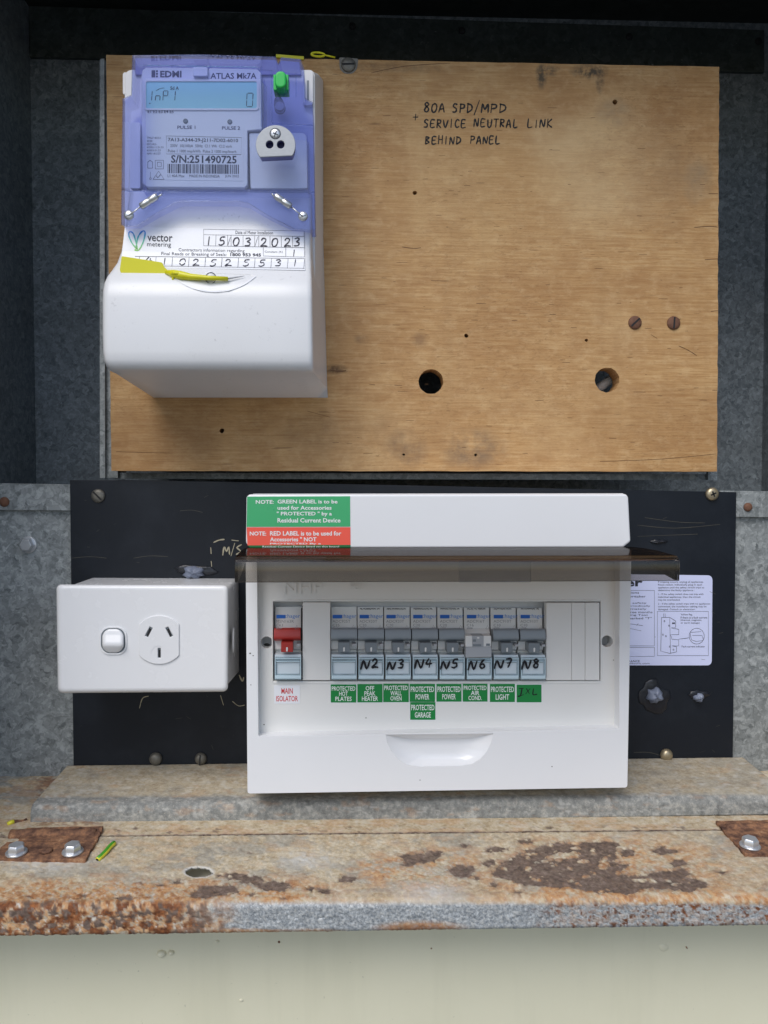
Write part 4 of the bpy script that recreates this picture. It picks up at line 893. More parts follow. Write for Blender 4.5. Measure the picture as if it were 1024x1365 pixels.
md = tc.modifiers.new('edges', 'EDGE_SPLIT'); md.split_angle = R(50)
# label on the terminal cover
LQ = [(166.5, 302.5), (406, 306.5), (407, 360), (160.5, 356)]
def lab(off): return lambda x, y: FM.p(x, y, cd_(y) + off)
def surf_quad(b, Q, m, nx=8, ny=10, mi=0):
    V = []
    for j in range(ny + 1):
        for i in range(nx + 1):
            u, v = i / nx, j / ny; a = Vector(Q[0]).lerp(Vector(Q[1]), u); c_ = Vector(Q[3]).lerp(Vector(Q[2]), u); p = a.lerp(c_, v); V.append(m(p.x, p.y))
    b.add(V, [[j * (nx + 1) + i, j * (nx + 1) + i + 1, (j + 1) * (nx + 1) + i + 1, (j + 1) * (nx + 1) + i] for j in range(ny) for i in range(nx)], mi)
b = MB(); surf_quad(b, LQ, lab(.35)); lb = b.build('meter_label', M['paper'], mt); s_ = lb.modifiers.new('t', 'SOLIDIFY'); s_.thickness = .0002
tag(lb, label='white installation label with handwritten date and number')
b = MB(); m = lab(.55); tl = .016
put_text(b, 'vector', (196.5, 312.5, 230, 321.5), m, .012, tilt=.02); put_text(b, 'metering', (196, 322.5, 228, 330), m, 0, tilt=.02)
put_text(b, 'Date of Meter Installation', (314, 307.3, 364, 311.6), m, 0, tilt=tl); put_text(b, 'Contractors information regarding', (238, 330.5, 326, 336), m, 0, tilt=tl)
put_text(b, 'Final Reads or Breaking of Seals:', (215, 335.7, 302, 341), m, 0, tilt=tl); put_text(b, '1800 953 945', (307, 337, 348, 341.3), m, .03, tilt=tl); put_text(b, 'Constant (K)', (353, 334, 377, 337.2), m, 0, tilt=tl)
tq = lambda pts, wd=.55: ribbon(b, pts, wd, m, smooth=False)
for pts in ([(271.5, 305.3), (405.5, 307.7)], [(271.5, 312.6), (405.5, 315)], [(271.5, 327.3), (405.5, 330)], [(271.5, 305.3), (271.5, 327.3)], [(405.5, 307.7), (406, 342.5)], [(288, 313), (287.5, 327.7)], [(303.5, 313.2), (303.5, 328)], [(308, 313.2), (308, 328)], [(324, 313.5), (324, 328.2)], [(339.5, 314), (339.5, 328.6)], [(345, 314), (345, 328.6)], [(360, 314), (360, 328.9)], [(375, 314.3), (375, 329.2)], [(390, 314.6), (390, 329.5)], [(351, 329), (351, 341)], [(381, 329.8), (381, 342)], [(351, 341), (406, 342.5)],
            [(180, 341.5), (406, 344.5)], [(164, 353.5), (406, 357.5)]): tq(pts)
for k in range(11): xx = 186 + k * 22; tq([(xx, 342 + .0133 * (xx - 180)), (xx - 1, 354 + .0165 * (xx - 164))])
b.build('label_print', M['print_grey'], lb)
b = MB()
for ch, x, y in (('1', 274, 326.5), ('5', 291.5, 326.5), ('0', 310.5, 327.5), ('3', 326.5, 328), ('2', 347.5, 328.5), ('0', 362, 328.5), ('2', 379, 328.5), ('3', 392, 328)): hand(b, ch, x, y, 9, 11, 1.7, m)
hand(b, '/', 303.5, 326, 3.5, 8, .6, m); hand(b, '/', 340, 326, 3.5, 8, .6, m); hand(b, '1', 389, 341, 6, 8, 1.5, m)
for ch, x, y in (('4', 194, 351), ('1', 215, 352.5), ('0', 239, 353.3), ('2', 257, 354), ('5', 280, 354.5), ('2', 300, 354.3), ('5', 324, 354.5), ('5', 345, 354.8), ('3', 367, 354.5), ('1', 389, 354.5)): hand(b, ch, x, y, 9, 8.6, 1.4, m)
b.build('label_handwriting', M['pen'], lb)
# two-loop leaf emblem
n = NT('emblem_gradient'); g_ = n.t.nodes.new('ShaderNodeSeparateXYZ'); n.t.links.new(n.gen, g_.inputs[0]); M['emblem'] = n.pbr(n.ramp(g_.outputs[2], [(.05, lin(120, 190, 60)), (.5, lin(70, 185, 160)), (.9, lin(40, 130, 205))]), .4)
b = MB(); ribbon(b, [(183, 332), (176, 324), (171.5, 313), (173.5, 308.5), (178, 312), (181.5, 324), (183, 332)], 1.8, m); ribbon(b, [(181, 332), (184, 316), (190, 308), (193.5, 310), (191, 322), (185, 333), (179.5, 333)], 1.8, m); b.build('emblem', M['emblem'], lb)
# scooped screw pocket and screw
m2 = lab(.25); b = MB(); pk = [(228, 366), (240, 375), (258, 384), (281, 388.5), (305, 386.5), (325, 379), (341, 368), (335, 366), (281, 364), (240, 364)]
b.add([m2(x, y) for x, y in pk] + [FM.p(283, 373, 76)], [[i, (i + 1) % len(pk), len(pk)] for i in range(len(pk))]); b.build('screw_pocket', M['meter_white'], mt, smooth=True)
b = MB(); ribbon(b, [(228, 366), (240, 375), (258, 384), (281, 388.5), (305, 386.5), (325, 379), (341, 368)], 1.6, lab(.6)); b.build('pocket_edge', M['paper'], mt)
b = MB(); b.lathe(FM.p(281, 370.5, 82), (0, -1, 0), [(.0034, 0), (.0034, .0035), (.003, .0042)], 22); b.build('cover_screw', M['paper'], mt, smooth=True)
b = MB(); ribbon(b, ell(281, 370.5, 7, 7.3, 26) + [(288, 370.5)], .9, lambda x, y: FM.p(x, y, 86.4)); b.build('screw_ring', M['print_dark'], mt)

# yellow tamper seal
FS = FB.at(215, 372, 84)
sl_ = thing('seal_tag', FS, 'yellow plastic tamper seal lying across the meter label', 'seal')
SD = lambda x: -2 + 0 * x
b = MB(); b.prism(FS, rquad([(162, 341), (216, 349.5), (219, 356), (226, 362), (223, 371), (214, 374), (162, 365.5), (159.5, 360)], 2), -4.5, -3); b.build('flag', M['yellow'], sl_, bev=.3)
b = MB(); b.tube([FS.p(222, 363, -3), FS.p(232, 365, 0), FS.p(241, 367, 1), FS.p(254, 369, 2), FS.p(278, 370.5, 4.5), FS.p(304, 371.5, 3)], [.0016, .0026, .0028, .0021, .0015, .0013], 8)
b.tube([FS.p(229, 364, 0), FS.p(230.5, 370, .5), FS.p(231, 375.5, .5)], [.0011, .0009, .0006], 6); b.tube([FS.p(229, 364, 2), FS.p(236, 364.2, 3.2), FS.p(243, 366, 2)], .0008, 6)
b.build('strap', M['yellow'], sl_, smooth=True)
b = MB(); b.tube([FS.p(303, 371.5, 3), FS.p(315, 369.5, 1.5), FS.p(326, 367.8, 0)], [.0006, .0004, .0001], 6); b.build('strap_tip', M['grey_flap'], sl_, smooth=True)
# wire seals
def wire_seal(a, c_, e, label):
    F = FB.at(c_[0], c_[1], 78.6); t = thing('wire_seal', F, label, 'seal', 'wire seals on the meter cover')
    P = lambda x, y, d: F.p(x, y, d)
    v0, v1 = P(*a, 2), P(*e, 2); ax = (v1 - v0).normalized(); mid = P(*c_, 2)
    b = MB(); L = (v1 - mid).length; b.lathe(mid, ax, [(.0014, 0), (.0021, .0006), (.0021, L * .45), (.0017, L * .5), (.0021, L * .55), (.0021, L * .9), (.0013, L)], 12); b.build('ferrule', M['steel'], t, smooth=True)
    b = MB(); b.tube([P(a[0], a[1], 1.5), v0.lerp(mid, .5), mid], .0004, 6); b.tube([v1, v1 + ax * .0022 + Vector((.0006, 0, .0004))], .0005, 6); b.build('wire', M['steel'], t, smooth=True)
    b = MB(); b.lathe(P(a[0], a[1], .1), (0, -1, 0), [(.0031, 0), (.003, .0008), (.0018, .0014)], 14); o = b.build('seal_screw', M['zinc'], t, smooth=True)
    b = MB(); mm2 = lambda x, y: P(x, y, 1.7); ribbon(b, [(a[0] - 4, a[1] + 1), (a[0] + 4, a[1] - 2)], 1, mm2); b.build('seal_slot', M['print_dark'], t)
wire_seal((172, 287), (187, 275.5), (211, 262), 'metal crimp wire seal on the lower left corner of the violet cover')
wire_seal((404, 288.5), (388, 275.5), (365, 261.5), 'metal crimp wire seal at the lower right corner of the violet cover')
# yellow plastic scraps on the board top
FY = FB.at(424, 76, 0)
t = thing('seal_loop', FY, 'small yellow plastic loop on the top edge of the plywood', 'plastic loop')
b = MB(); ring = [FY.p(415 + 9 * (1 + math.cos(a)), 72.6 + 2.6 * math.sin(a) + .6 * math.cos(a), 1.5) for a in [2 * math.pi * k / 20 for k in range(21)]]; b.tube(ring, .0008, 6); b.tube([FY.p(432, 73, 1.5), FY.p(447, 76.5, .8)], .0006, 6); b.build('loop', M['yellow'], t, smooth=True)
FY2 = FB.at(390, 74, 0); b = MB(); b.prism(FY2, [(368, 72), (405, 75), (405, 79), (368, 76)], 0.4, 1.6); t = thing('yellow_strip', FY2, 'thin yellow strip half hidden behind the top right of the meter', 'plastic strip'); b.build('strip', M['yellow'], t)

# ================================================================== POWER OUTLET
YG = .517
FG = Frame(W(196, 922, YK), 0); GD = (YK - YG) * 1000
po = thing('power_outlet', FG, 'white surface-mounted single power outlet with one rocker switch on black panel', 'power outlet')
b = MB(); b.loft([ring_px(FG, rquad([(121, 770), (318, 771), (319, 897), (124, 899)], 5), .4), ring_px(FG, rquad([(82, 783), (303, 784), (302, 918), (84, 919)], 7), GD - 8)]); gbx = b.build('mounting_box', M['gpo'], po, smooth=False)
md = gbx.modifiers.new('b', 'BEVEL'); md.width = .001; md.segments = 2; md.limit_method = 'ANGLE'; md.angle_limit = R(50)
b = MB(); k = FG.p(318, 845, 20); b.lathe(Vector((FG.p(310, 845, GD - 22).x + .0005, -(GD - 22) / 1000, k.z)), (1, .1, 0), [(.009, 0), (.0088, .0006), (.006, .0009)], 26); b.build('knockout', M['gpo'], po, smooth=True)
OG = [(75, 779), (304.5, 780), (304, 922), (77, 924)]
b = MB(); r0 = ring_px(FG, rquad(OG, 8, 7), GD - 9)
def inset(q, k):
    c = Vector((sum(p[0] for p in q) / len(q), sum(p[1] for p in q) / len(q))); return [(p[0] + (k if p[0] < c.x else -k), p[1] + (k if p[1] < c.y else -k)) for p in q]
rings = [r0]
for ins, dd in ((0, -4), (.3, -2.6), (1.2, -1.3), (2.6, -.5), (4.6, -.08), (6.5, 0)): rings.append(ring_px(FG, rquad(inset(OG, ins), 8 - ins * .4, 7), GD + dd))
b.loft(rings); plt = b.build('cover_plate', M['gpo'], po)
for p in plt.data.polygons: p.use_smooth = len(p.vertices) == 4
# socket face with recessed slots
sk = [p for p in ell(212, 853, 34.5, 32.5, 64) if abs(p[0] - 212) < 27.5]
sk = sorted(sk, key=lambda p: math.atan2(p[1] - 853, p[0] - 212))
def slot(cx, cy, L, wd, a):
    ca, sa = math.cos(a), math.sin(a); return [(cx + u * L / 2 * ca - v * wd / 2 * sa, cy + u * L / 2 * sa + v * wd / 2 * ca) for u, v in ((-1, -1), (1, -1), (1, 1), (-1, 1))]
SL = [slot(198.3, 842.5, 14, 4.4, R(-62)), slot(225.5, 842.5, 14, 4.4, R(62)), slot(212.3, 870.5, 13, 4, R(90))]
plate(FG, sk, SL, GD + .05, GD + 1.1, 'socket_face', M['gpo'], po, bev=.4)
for s_ in SL: b = MB(); b.add([FG.p(x, y, GD + .12) for x, y in s_], [[0, 1, 2, 3]]); b.build('pin_slot', M['grey_dark'], po)
for q0 in SL[:2] + SL[2:]:
    b = MB(); c = Vector((sum(p[0] for p in q0) / 4, sum(p[1] for p in q0) / 4)); b.add([FG.p(c.x + (x - c.x) * .66 + .4, c.y + (y - c.y) * .8 + .6, GD + .2) for x, y in q0], [[0, 1, 2, 3]]); b.build('pin_contact', M['dark_gap'], po)
b = MB(); ribbon(b, ell(212, 872, 11, 11.5, 26)[13:] , .8, lambda x, y: FG.p(x, y, GD + 1.3)); b.build('earth_dish', M['gpo'], po)
# rocker
plate(FG, rrect(132.5, 835.5, 169, 873, 13, 8), [rrect(134.5, 837.5, 167, 871, 12, 8)], GD + .02, GD + .8, 'switch_surround', M['gpo'], po, bev=.25)
b = MB(); b.add([FG.p(x, y, GD + .08) for x, y in rrect(134.5, 837.5, 167, 871, 12, 8)], [list(range(36))]); b.build('switch_gap', M['grey_dark'], po)
b = MB(); rk = []
for py in list(np.linspace(838.4, 870, 26)):
    r_ = 12.0; e_ = max(0.0, 838.2 + r_ - py, py - (870.2 - r_)); hw_ = 14.6 - r_ + math.sqrt(max(0, r_ * r_ - e_ * e_))
    d = float(np.interp(py, (838, 840, 846, 857, 860.5, 863, 869, 870), (.5, 1.6, 2.4, 4.6, 4.7, 4.0, 1.6, .4)))
    rk.append([FG.p(150.7 + hw_ * s_, py, max(.2, d * (1 - .9 * max(0, (abs(s_) - .86) / .14) ** 2)) + GD) for s_ in (-1, -.97, -.93, -.86, -.6, -.3, 0, .3, .6, .86, .93, .97, 1)])
b.loft(rk, cap=False, closed=False); ro = b.build('rocker', M['gpo'], po, smooth=True)

# ================================================================== SWITCHBOARD ENCLOSURE
YE = .505
FE = Frame(W(583, 1054, YE), R(2.0)); E = FE
# distance from front to the panel at the middle of the box
EB = -(YK - YE) * 1000 + 10.5
en = thing('switchboard', FE, 'white plastic switchboard enclosure with its smoked lid lifted open', 'switchboard')
TB = [(328.5, 663), (331, 659), (836, 658.5), (838.5, 663), (841.5, 722), (831, 730), (335, 731), (327.5, 724)]
# back base
b = MB(); b.loft([ring_px(E, [(352, 662), (824, 661), (822, 1032), (354, 1038)], EB + .5), ring_px(E, [(336, 658), (832, 657.5), (831, 1048), (337, 1054)], -22)]); b.build('base', M['white'], en, bev=1)
b = MB(); b.prism(E, TB, -24, 0); b.build('top_band', M['white'], en, bev=1.6, seg=4)
FR = [(327.5, 733), (842, 732), (836.5, 1050), (330, 1058)]
NT_ = [(514.5, 979.5), (657.5, 978), (655, 989), (649, 1002), (640, 1012), (628, 1019), (612, 1021), (560, 1022), (543, 1019.5), (531, 1012), (522, 1001), (516.5, 990)]
HO = rquad([(342.5, 737), (826.5, 736), (825.5, 971.5), (344.5, 982)], 3)
frm = plate(E, rquad(FR, 4), [HO, NT_], -24, 0, 'cover_frame', M['white'], en, bev=.8)
# finger scoop
b = MB(); rg_ = []; cx, cy = 586, 992
for j in range(9):
    t = j / 8; rg_.append([E.p(cx + (x - cx) * (1 - t * .96), cy + (y - cy) * (1 - t * .96), -6.5 * math.sin(min(1, t * 1.7) * math.pi / 2) ** .9) for x, y in rquad(NT_, 2, 2)])
b.loft(rg_, cap=False); b.f.append([len(b.v) - len(rg_[0]) + q_ for q_ in range(len(rg_[0]))]); b.mi.append(0); b.build('finger_scoop', M['white'], en, smooth=True)
# escutcheon
D0 = -9
HB = [(364, 802), (800.5, 802), (800.5, 907.5), (364, 908)]
esc = plate(E, [(340, 734), (829, 733), (828, 974), (342, 985)], [HB, ell(355.5, 856.5, 7.8, 7.8, 24), ell(809.5, 855, 7.6, 7.6, 24)], -16, D0, 'escutcheon', M['white_in'], en, bev=.25, seg=2)
b = MB(); b.add([E.p(x, y, -34) for x, y in ((340, 780), (830, 780), (830, 930), (340, 930))], [[0, 1, 2, 3]]); b.build('inner_tray', M['grey_dark'], en)
b = MB(); b.lathe(E.p(357, 860, -30), (0, -1, 0), [(.003, 0), (.003, .008), (.001, .009)], 12); b.build('cover_screw', M['old_screw'], en, smooth=True)
# moulded lip round the opening, and raised letters
ME = lambda d: (lambda x, y: E.p(x, y, d))
b = MB()
for P in ([(347, 776), (826, 775), (826, 776), (347, 777)], [(364, 799.5), (801, 799), (801, 800.6), (364, 801)], [(364, 909), (801, 908.5), (801, 911), (364, 911.5)], [(800.8, 800), (802.4, 800), (802.4, 909), (800.8, 909)], [(362.2, 801), (363.8, 801), (363.8, 909), (362.2, 909)]): b = MB(); b.prism(E, P, D0 - .2, D0 + .5); b.build('escutcheon_ridge', M['white_in'], en, bev=.15, seg=2)
b = MB()
for s_, bx in (('NHP', (378, 776, 430, 791)), ('P411', (467, 777, 485, 785))):
    vs, fs = glyphs(s_, .01); lo, hi = vs.min(0), vs.max(0)
    fr = [E.p(bx[0] + (v[0] - lo[0]) / (hi[0] - lo[0]) * (bx[2] - bx[0]), bx[3] - (v[1] - lo[1]) / (hi[1] - lo[1]) * (bx[3] - bx[1]), D0 + .5) for v in vs]; b.add(fr, fs)
me = b.mesh('raised_lettering', fix=False); o = link('raised_lettering', me, M['white_in'], en); s_ = o.modifiers.new('t', 'SOLIDIFY'); s_.thickness = .0012; s_.offset = 0
# blank pole fillers
for x0, x1, dd in ((403.5, 440.5, -7.5), (728.5, 762, -7.6), (762.4, 780, -7.6), (780.4, 799.3, -7.6)):
    b = MB(); b.prism(E, rrect(x0, 803.5 if x0 > 500 else 803, x1, 906.8), -14, dd); b.build('blank_filler', M['white_in'], en, bev=.25, seg=2)
# note labels and a dark green strip on the top band
b = MB(); b.prism(E, [(329.5, 662), (466.8, 661.5), (467, 702), (328.8, 702.3)], .02, .22); o = b.build('note_label', M['note_green'], en); tag(o, label='green note label')
b = MB(); m = ME(.36)
for s_, bx in (('NOTE:', (341, 666.5, 365, 671.6)), ('GREEN LABEL is to be', (370, 666, 450, 671.2)), ('used for Accessories', (370, 674.2, 442, 679.6)), ('" PROTECTED " by a', (369, 682, 442.5, 688.6)), ('Residual Current Device', (370, 690.6, 454, 696.6))): put_text(b, s_, bx, m, .022)
b.build('note_print', M['white_ink'], o)
b = MB(); b.prism(E, [(328.8, 703), (467.2, 702.8), (467.4, 726.3), (330, 727)], .02, .22); o = b.build('note_label', M['note_red'], en); tag(o, label='red note label')
b = MB()
for s_, bx in (('NOTE:', (333, 708.5, 355, 714)), ('RED LABEL is to be used for', (360, 708, 455, 714)), ('Accessories " NOT', (360, 716, 422, 721.8)), ('PROTECTED By a', (360, 723.6, 428, 726.2))): put_text(b, s_, bx, m, .022)
b.build('note_print', M['white_ink'], o)
b = MB(); b.prism(E, [(330, 727), (467.4, 726.4), (467.4, 730.5), (335, 731)], -.9, .18); o = b.build('note_label', M['strip_green_dark'], en); tag(o, label='dark green strip along the lower edge')  # dark green strip with small print along the band's lower edge
b = MB(); put_text(b, 'Residual Current Device fitted on this board', (350, 727.3, 452, 729.8), ME(.3), 0); b.build('note_print', M['white_ink'], o)
for x_, y_, d_, k_ in ((333.5, 871, 0, 1.0), (337.5, 874, 0, .7), (334.5, 913, 0, .6), (736, 1022, 0, .7), (352, 966, D0, .8), (488, 957, D0, .7), (818, 880, D0, .6), (560, 1040, 0, .6)):
    b = MB(); b.prism(E, ell(x_, y_, k_ * 1.3, k_, 8), d_ + .01, d_ + .12); b.build('dirt_speck', M['old_screw'], en)
# circuit labels under the breakers
def cl(q, lines, mat, inkm, name='circuit_label', label=None, d=D0):
    b = MB(); b.prism(E, q, d + .02, d + .3); o = b.build(name, mat, en); b = MB(); n_ = len(lines); x0, x1 = q[0][0], q[1][0]; y0, y1 = q[0][1], q[2][1]
    if label: tag(o, label=label)
    H = (y1 - y0 - 3.5) / max(n_, 1)
    for i, s_ in enumerate(lines):
        wd = min(x1 - x0 - 2.6, (x1 - x0 - 3) * len(s_) / 9.2 + 1.5); cx = (x0 + x1) / 2; yy = y0 + 2 + i * H; h_ = min(H * .86, 7.4); yy += (H - h_) / 2
        put_text(b, s_, (cx - wd / 2, yy, cx + wd / 2, yy + h_), ME(d + .42), .012)
    if lines: b.build('label_print', inkm, o)
    return o
GL = [((441, 475, 912.5, 936.5), ['PROTECTED', 'HOT', 'PLATES']), ((476.5, 510, 912, 936.3), ['OFF', 'PEAK', 'HEATER']), ((511, 545, 911.5, 936), ['PROTECTED', 'WALL', 'OVEN']), ((546.3, 580, 911.8, 935.5), ['PROTECTED', 'POWER']), ((582, 615.3, 911.8, 935.3), ['PROTECTED', 'POWER']), ((617, 650, 911.6, 935.3), ['PROTECTED', 'AIR', 'COND.']), ((653.3, 686.5, 911.8, 935.8), ['PROTECTED', 'LIGHT']), ((689, 722, 912.8, 936.2), []), ((547, 580.5, 936.2, 959.5), ['PROTECTED', 'GARAGE'])]
for (x0, x1, y0, y1), ls in GL:
    b = MB(); b.prism(E, rrect(x0 - .8, y0 - .8, x1 + .8, y1 + .8), D0 - .05, D0 + .015); b.build('label_border', M['paper'], en)
    o = cl(rrect(x0, y0, x1, y1), ls, M['label_green'], M['white_ink'], label='green label reading ' + ' '.join(ls) if ls else 'green label handwritten IXL')
    if not ls:
        b = MB(); mk = ME(D0 + .45); ribbon(b, [(692, 918), (698, 917.5)], 1.4, mk); ribbon(b, [(696, 918), (694, 927), (690.5, 928)], 1.5, mk); ribbon(b, [(691, 929), (698, 926)], 1.3, mk); hand(b, 'X', 701, 925, 6, 7, 1.4, mk); hand(b, 'L', 710, 926, 7, 8, 1.5, mk); b.build('label_handwriting', M['marker'], o)
cl(rrect(365.5, 914, 400, 938), ['MAIN', 'ISOLATOR'], M['paper'], M['red_ink'], label='white label reading MAIN ISOLATOR in red')
# smoked lid, lifted: top sheet, front lip, end cheeks
LD = 70
hl, hr_ = E.p(330, 731.5, 1), E.p(840, 730.5, 1); nl, nr_ = E.p(313.5, 745.5, LD), E.p(905, 744.5, LD)
lipz = E.p(600, 775, LD).z - E.p(600, 745, LD).z
A = [hl, hr_, nr_, nl]
b = MB()
nseg = 16; rows_ = [[hl.lerp(hr_, i / nseg) for i in range(nseg + 1)]]
for t in (.3, .6, .9, .965): rows_.append([hl.lerp(nl, t).lerp(hr_.lerp(nr_, t), i / nseg) + Vector((0, 0, .0012 * math.sin(t * 3.0))) for i in range(nseg + 1)])
rows_.append([nl.lerp(nr_, i / nseg) + Vector((0, 0, -.0012)) for i in range(nseg + 1)])
rows_.append([nl.lerp(nr_, i / nseg) + Vector((0, -.0006, -.0035)) for i in range(nseg + 1)])
rows_.append([nl.lerp(nr_, i / nseg) + Vector((0, 0, lipz)) for i in range(nseg + 1)])
b.loft(rows_, cap=False, closed=False); b.mi = [1 if i < 4 * nseg else 0 for i in range(len(b.f))]
for a, c_, sx in ((hl, nl, 1), (hr_, nr_, -1)):
    ch = [a.lerp(c_, t) for t in (.25, .5, .75, .97)] ; lo = [p + Vector((0, 0, lipz * k)) for p, k in zip(ch, (.35, .6, .85, 1))]
    b.loft([[p + Vector((sx * .0004, 0, -.0004)) for p in ch], [p + Vector((sx * .0004, 0, 0)) for p in lo]], cap=False, closed=False)
lid = b.build('lid', [M['smoke'], M['smoke_top']], en, smooth=True); tag(lid, label='smoked clear lid lifted open')
s_ = lid.modifiers.new('t', 'SOLIDIFY'); s_.thickness = .0018; s_.offset = 0
md = lid.modifiers.new('e', 'EDGE_SPLIT'); md.split_angle = R(40)
b = MB(); b.prism(E, [(612, 749), (708, 749), (708, 776), (612, 776)], LD - 3.2, LD - 2.2); b.build('lid_catch', M['clear'], lid, bev=.3)

# ---- breakers
def bmap(F, x0): return lambda d: (lambda x, y: F.p(x, y, d))
def breaker_body(F, t, x0, x1):
    b = MB(); b.prof(F, x0, x1, -5, [(811, -45), (811, -7), (839, -6), (846, -3.4), (868.5, -3.4), (870.5, -6), (906.5, -8), (906.5, -45)]); return b.build('body', M['breaker'], t, bev=.35, seg=2)
def window_(F, t, x0, x1):
    b = MB(); b.prism(F, rrect(x0 + .8, 872.5, x1 - .8, 906.2), -7.6, -5.6); h = b.build('label_window', M['blue_card'], t, bev=.2, seg=2)
    plate(F, rrect(x0 + .6, 876, x1 - .6, 906.2), [rrect(x0 + 3, 883, x1 - 3, 898.5)], -5.6, -4.4, 'window_frame', M['blue_holder'], h, bev=.2)
    b = MB()
    for P in ((x0 + 1.6, 877.3, x1 - 1.6, 878.5), (x0 + 2.5, 881.6, x1 - 2.5, 882.5), (x0 + 1.6, 900.5, x1 - 1.6, 904.8), (x0 + .8, 876, x0 + 1.9, 905.5), (x1 - 1.9, 876, x1 - .8, 905.5)): b.prism(F, rrect(*P), -4.5, -3.9)
    b.build('window_edge', M['blue_edge'], h, bev=.15, seg=2); return h
def toggle_up(F, t, x0, x1, m1, m2):
    b = MB(); b.prof(F, x0 - .1, x1 + .1, -5, [(840, -5.5), (839.6, -.5), (842, 1.2), (851, 3.0), (854.5, 2.8), (856.8, 1.2), (857.5, -3)]); o = b.build('toggle', m1, t, bev=.5)
    b = MB(); b.prism(F, rrect(x0 + 9.6, 856.5, x1 - 10, 869.4), -3.6, -2.2); b.build('toggle_stem', m2, o, bev=.2, seg=2)
    b = MB(); b.prism(F, rquad([(x0 + 16.3, 863.5), (x0 + 17.8, 862.6), (x0 + 18.8, 863.5), (x0 + 18.4, 868.5), (x0 + 16.5, 868.5)], .5), -2.3, -1.9); b.build('toggle_mark', M['breaker'], o); return o
def slotmark(F, t, x1):
    b = MB(); b.prism(F, rrect(x1 - 6.5, 858.5, x1 - 1.8, 861.2), -3.5, -3.2); b.build('flag_window', M['grey_flap'], t)
def prints(F, t, x0, model, amp, sub='6000'):
    m = lambda x, y: F.p(x, y, np.interp(y, (811, 839), (-7, -6)) + .18)
    b = MB(); put_text(b, ':hager', (x0 + 15.6, 818.6, x0 + 34, 825.2), m, .0); b.build('brand_print', M['print_blue'], t)
    b = MB(); q = rquad([(x0 + 2.4, 819.6), (x0 + 15, 819.6), (x0 + 15, 824.4), (x0 + 2.4, 824.4)], .8); b.add([m(x, y) for x, y in q], [list(range(len(q)))]); b.build('brand_bar', M['print_bar'], t)
    b = MB(); put_text(b, model, (x0 + 2.2, 826.4, x0 + 26, 830.2), m, 0); put_text(b, amp, (x0 + 2.2, 831.6, x0 + 11.5, 835.2), m, 0); put_text(b, sub, (x0 + 2.2, 836.2, x0 + 10, 838.8), m, .02); ribbon(b, [(x0 + 27.5, 838.5), (x0 + 29.8, 833.2), (x0 + 32, 838.5), (x0 + 27.5, 838.5)], .5, m, smooth=False); b.build('rating_print', M['print_fade'], t)
X0, PITCHX = 441.2, 35.78
base_parts = None
spec = [('ADC925T', 'C25', None, 'grey circuit breaker above the PROTECTED HOT PLATES label, its window unwritten'),
        ('ADC920T', 'C20', 'N2', 'grey circuit breaker handwritten N2 above the OFF PEAK HEATER label'),
        ('ADC920T', 'C20', 'N3', 'grey circuit breaker handwritten N3 above the PROTECTED WALL OVEN label'),
        ('ADC920T', 'C20', 'N4', 'grey circuit breaker handwritten N4 above the PROTECTED GARAGE label'),
        ('ADC920T', 'C20', 'N5', 'grey circuit breaker handwritten N5, left of the tripped breaker'),
        ('ADC916T', 'C16', 'N6', 'tripped circuit breaker with its flap down, above the PROTECTED AIR COND. label'),
        ('ADC910T', 'C10', 'N7', 'grey circuit breaker handwritten N7 above the PROTECTED LIGHT label'),
        ('ADC910T', 'C10', 'N8', 'grey circuit breaker handwritten N8 above the handwritten IXL label')]
def copy_tree(o, parent):
    c = o.copy(); COL.objects.link(c); c.parent = parent
    for ch in list(o.children): copy_tree(ch, c)
    return c
proto = None
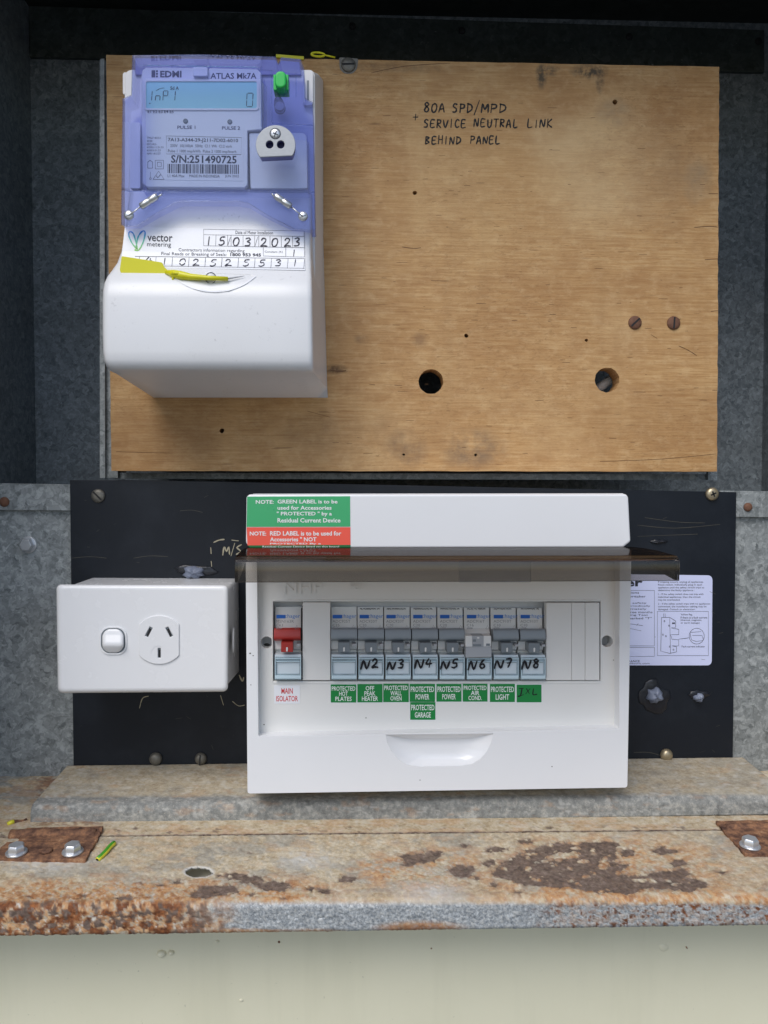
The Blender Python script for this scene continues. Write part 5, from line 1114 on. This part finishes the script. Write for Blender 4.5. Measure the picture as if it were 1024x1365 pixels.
for i, (model, amp, note, lbl) in enumerate(spec):
    x0 = X0 + PITCHX * i; x1 = x0 + 35.2
    F = E.at(x0 + 17.5, 906.5, -8)
    t = thing('circuit_breaker', F, lbl, 'circuit breaker', 'circuit breakers in the switchboard row')
    # depths below are measured in the enclosure's frame, so shift them into the breaker's own frame
    class G(Frame):
        def p(s, px, py, d=0.0): return Frame.p(s, px, py, d + 8)
    F = G(F.o, F.yaw)
    if i == 0:
        parts = [breaker_body(F, t, x0, x1), window_(F, t, x0, x1), toggle_up(F, t, x0, x1, M['grey_toggle'], M['grey_dark'])]; slotmark(F, t, x1)
        proto = list(t.children)
    else:
        for p in proto:
            if i == 5 and p.name.startswith(('toggle', 'flag')): continue
            copy_tree(p, t)
    if i == 5:
        b = MB(); b.prism(F, rrect(x0 + .5, 847.5, x1 - .3, 863), -6, -2.4); b.build('trip_housing', M['breaker'], t, bev=.4)
        b = MB(); b.prism(F, rrect(x0 + 9.5, 847.6, x1 - 10.5, 863), -2.5, -2.0); o = b.build('trip_window', M['grey_flap'], t)
        b = MB(); b.prism(F, rrect(x0 + 10.5, 852.3, x0 + 14.5, 855.5), -2.1, -1.8); b.prism(F, rrect(x0 + 10.5, 858.8, x0 + 21.5, 861.4), -2.1, -1.8); b.prism(F, rrect(x1 - 7, 858, x1 - 2, 861), -2.5, -2.1); b.build('trip_slot', M['grey_dark'], o)
        b = MB(); b.prism(F, ell(x0 + 17.5, 850.3, 1.8, 1.2, 10), -2.1, -1.7); b.build('trip_flag', M['breaker'], o)
        b = MB(); b.prof(F, x0 + .4, x1 - .2, -2, [(863.4, -3), (863.2, 3), (866, 6.5), (879.6, 7.6), (880.6, 6), (869, 0), (868.6, -3)]); b.build('toggle', M['grey_flap'], t, bev=.4)
    prints(F, t, x0, model, amp)
    if note:
        b = MB(); mw = lambda x, y: F.p(x, y, -3.75)
        y_ = 891 + (i % 3) * .6; hand(b, 'N', x0 + 4.0 + (i % 2), y_ + (i * 7 % 3) * .4, 11.5 - (i % 3) * .6, 10.5 + (i % 2), 2.6, mw, slant=.2 + .05 * (i % 3)); hand(b, note[1], x0 + 18 + (i % 2), y_ - 1.4, 8.5, 11.5, 2.5, mw); b.build('marker_writing', M['marker'], t)
        b = MB(); rr = random.Random(i); mw2 = lambda x, y: F.p(x, y, -7 + .2); xx = x0 + 3
        while xx < x0 + 26:
            ribbon(b, [(xx, 812 + rr.uniform(-.4, .3)), (xx + 1.5, 811.3), (xx + 3, 812.4 + rr.uniform(-.5, .3))], 1.1, mw2); xx += rr.uniform(2.5, 5)
        b.build('marker_smudge', M['marker'], t)
# main isolator
x0, x1 = 365.6, 402.2
F = G(E.at(384, 906.5, -8).o, E.yaw)
t = thing('main_isolator', F, 'main isolator switch with red toggle above the MAIN ISOLATOR label', 'isolator switch')
breaker_body(F, t, x0, x1); window_(F, t, x0, x1); toggle_up(F, t, x0 - .5, x1 - 1.5, M['red_toggle'], M['red_toggle']); slotmark(F, t, x1); prints(F, t, x0 + .4, 'MSN163R', 'C63', '63A')
b = MB(); b.prism(F, rrect(x1 - .9, 812, x1 + .6, 868), -14, -8.5); b.build('side_gap', M['dark_gap'], t)

# ================================================================== WIRE SCRAPS ON THE SILL
def on_door(x, y, h):
    r0 = ray(x, y); Y = .47
    for _ in range(40): Y = (dz(Y) + h - KT * r0.x / r0.y * Y) / (r0.z / r0.y)
    return r0 * (Y / r0.y)
a, c_ = on_door(130, 1146, .0018), on_door(153.5, 1124, .0026)
t = thing('wire_offcut', Frame(a), 'short green and yellow wire offcut lying on the sill beside the left hinge', 'wire')
L = [a.lerp(c_, k / 10) + Vector((.0006 * math.sin(k * .5), 0, .0006 * math.sin(k * .31))) - a for k in range(11)]
b = MB(); b.tube(L, .0016, 12); b.mi = [1 if (f % 12) in (0, 1, 2, 6, 7, 8) else 0 for f in range(len(b.f))]; b.build('insulation', [M['wire_green'], M['wire_yellow']], t, smooth=True)
b = MB(); ax = (L[0] - L[1]).normalized(); b.lathe(L[0] + ax * .0002, ax, [(.0009, 0), (.0008, .0003)], 10); b.build('copper_end', M['dark_gap'], t)
def on_sill(x, y, h):
    r0 = ray(x, y); Y = .52
    for _ in range(40): Y = (zs(Y) + h - KT * r0.x / r0.y * Y) / (r0.z / r0.y)
    return r0 * (Y / r0.y)
a, c_ = on_sill(10, 1099, .0014), on_sill(36, 1092, .0014)
t = thing('wire_offcut', Frame(a), 'dark wire offcut with yellow end at the far left of the sill', 'wire')
pts = [a.lerp(c_, k / 6) + Vector((0, 0, .0008 * math.sin(k))) - a for k in range(7)]
b = MB(); b.tube(pts[2:], .0012, 10); b.build('insulation', M['rust'], t, smooth=True)
b = MB(); b.tube(pts[:3], .0014, 10); b.build('yellow_end', M['wire_yellow'], t, smooth=True)
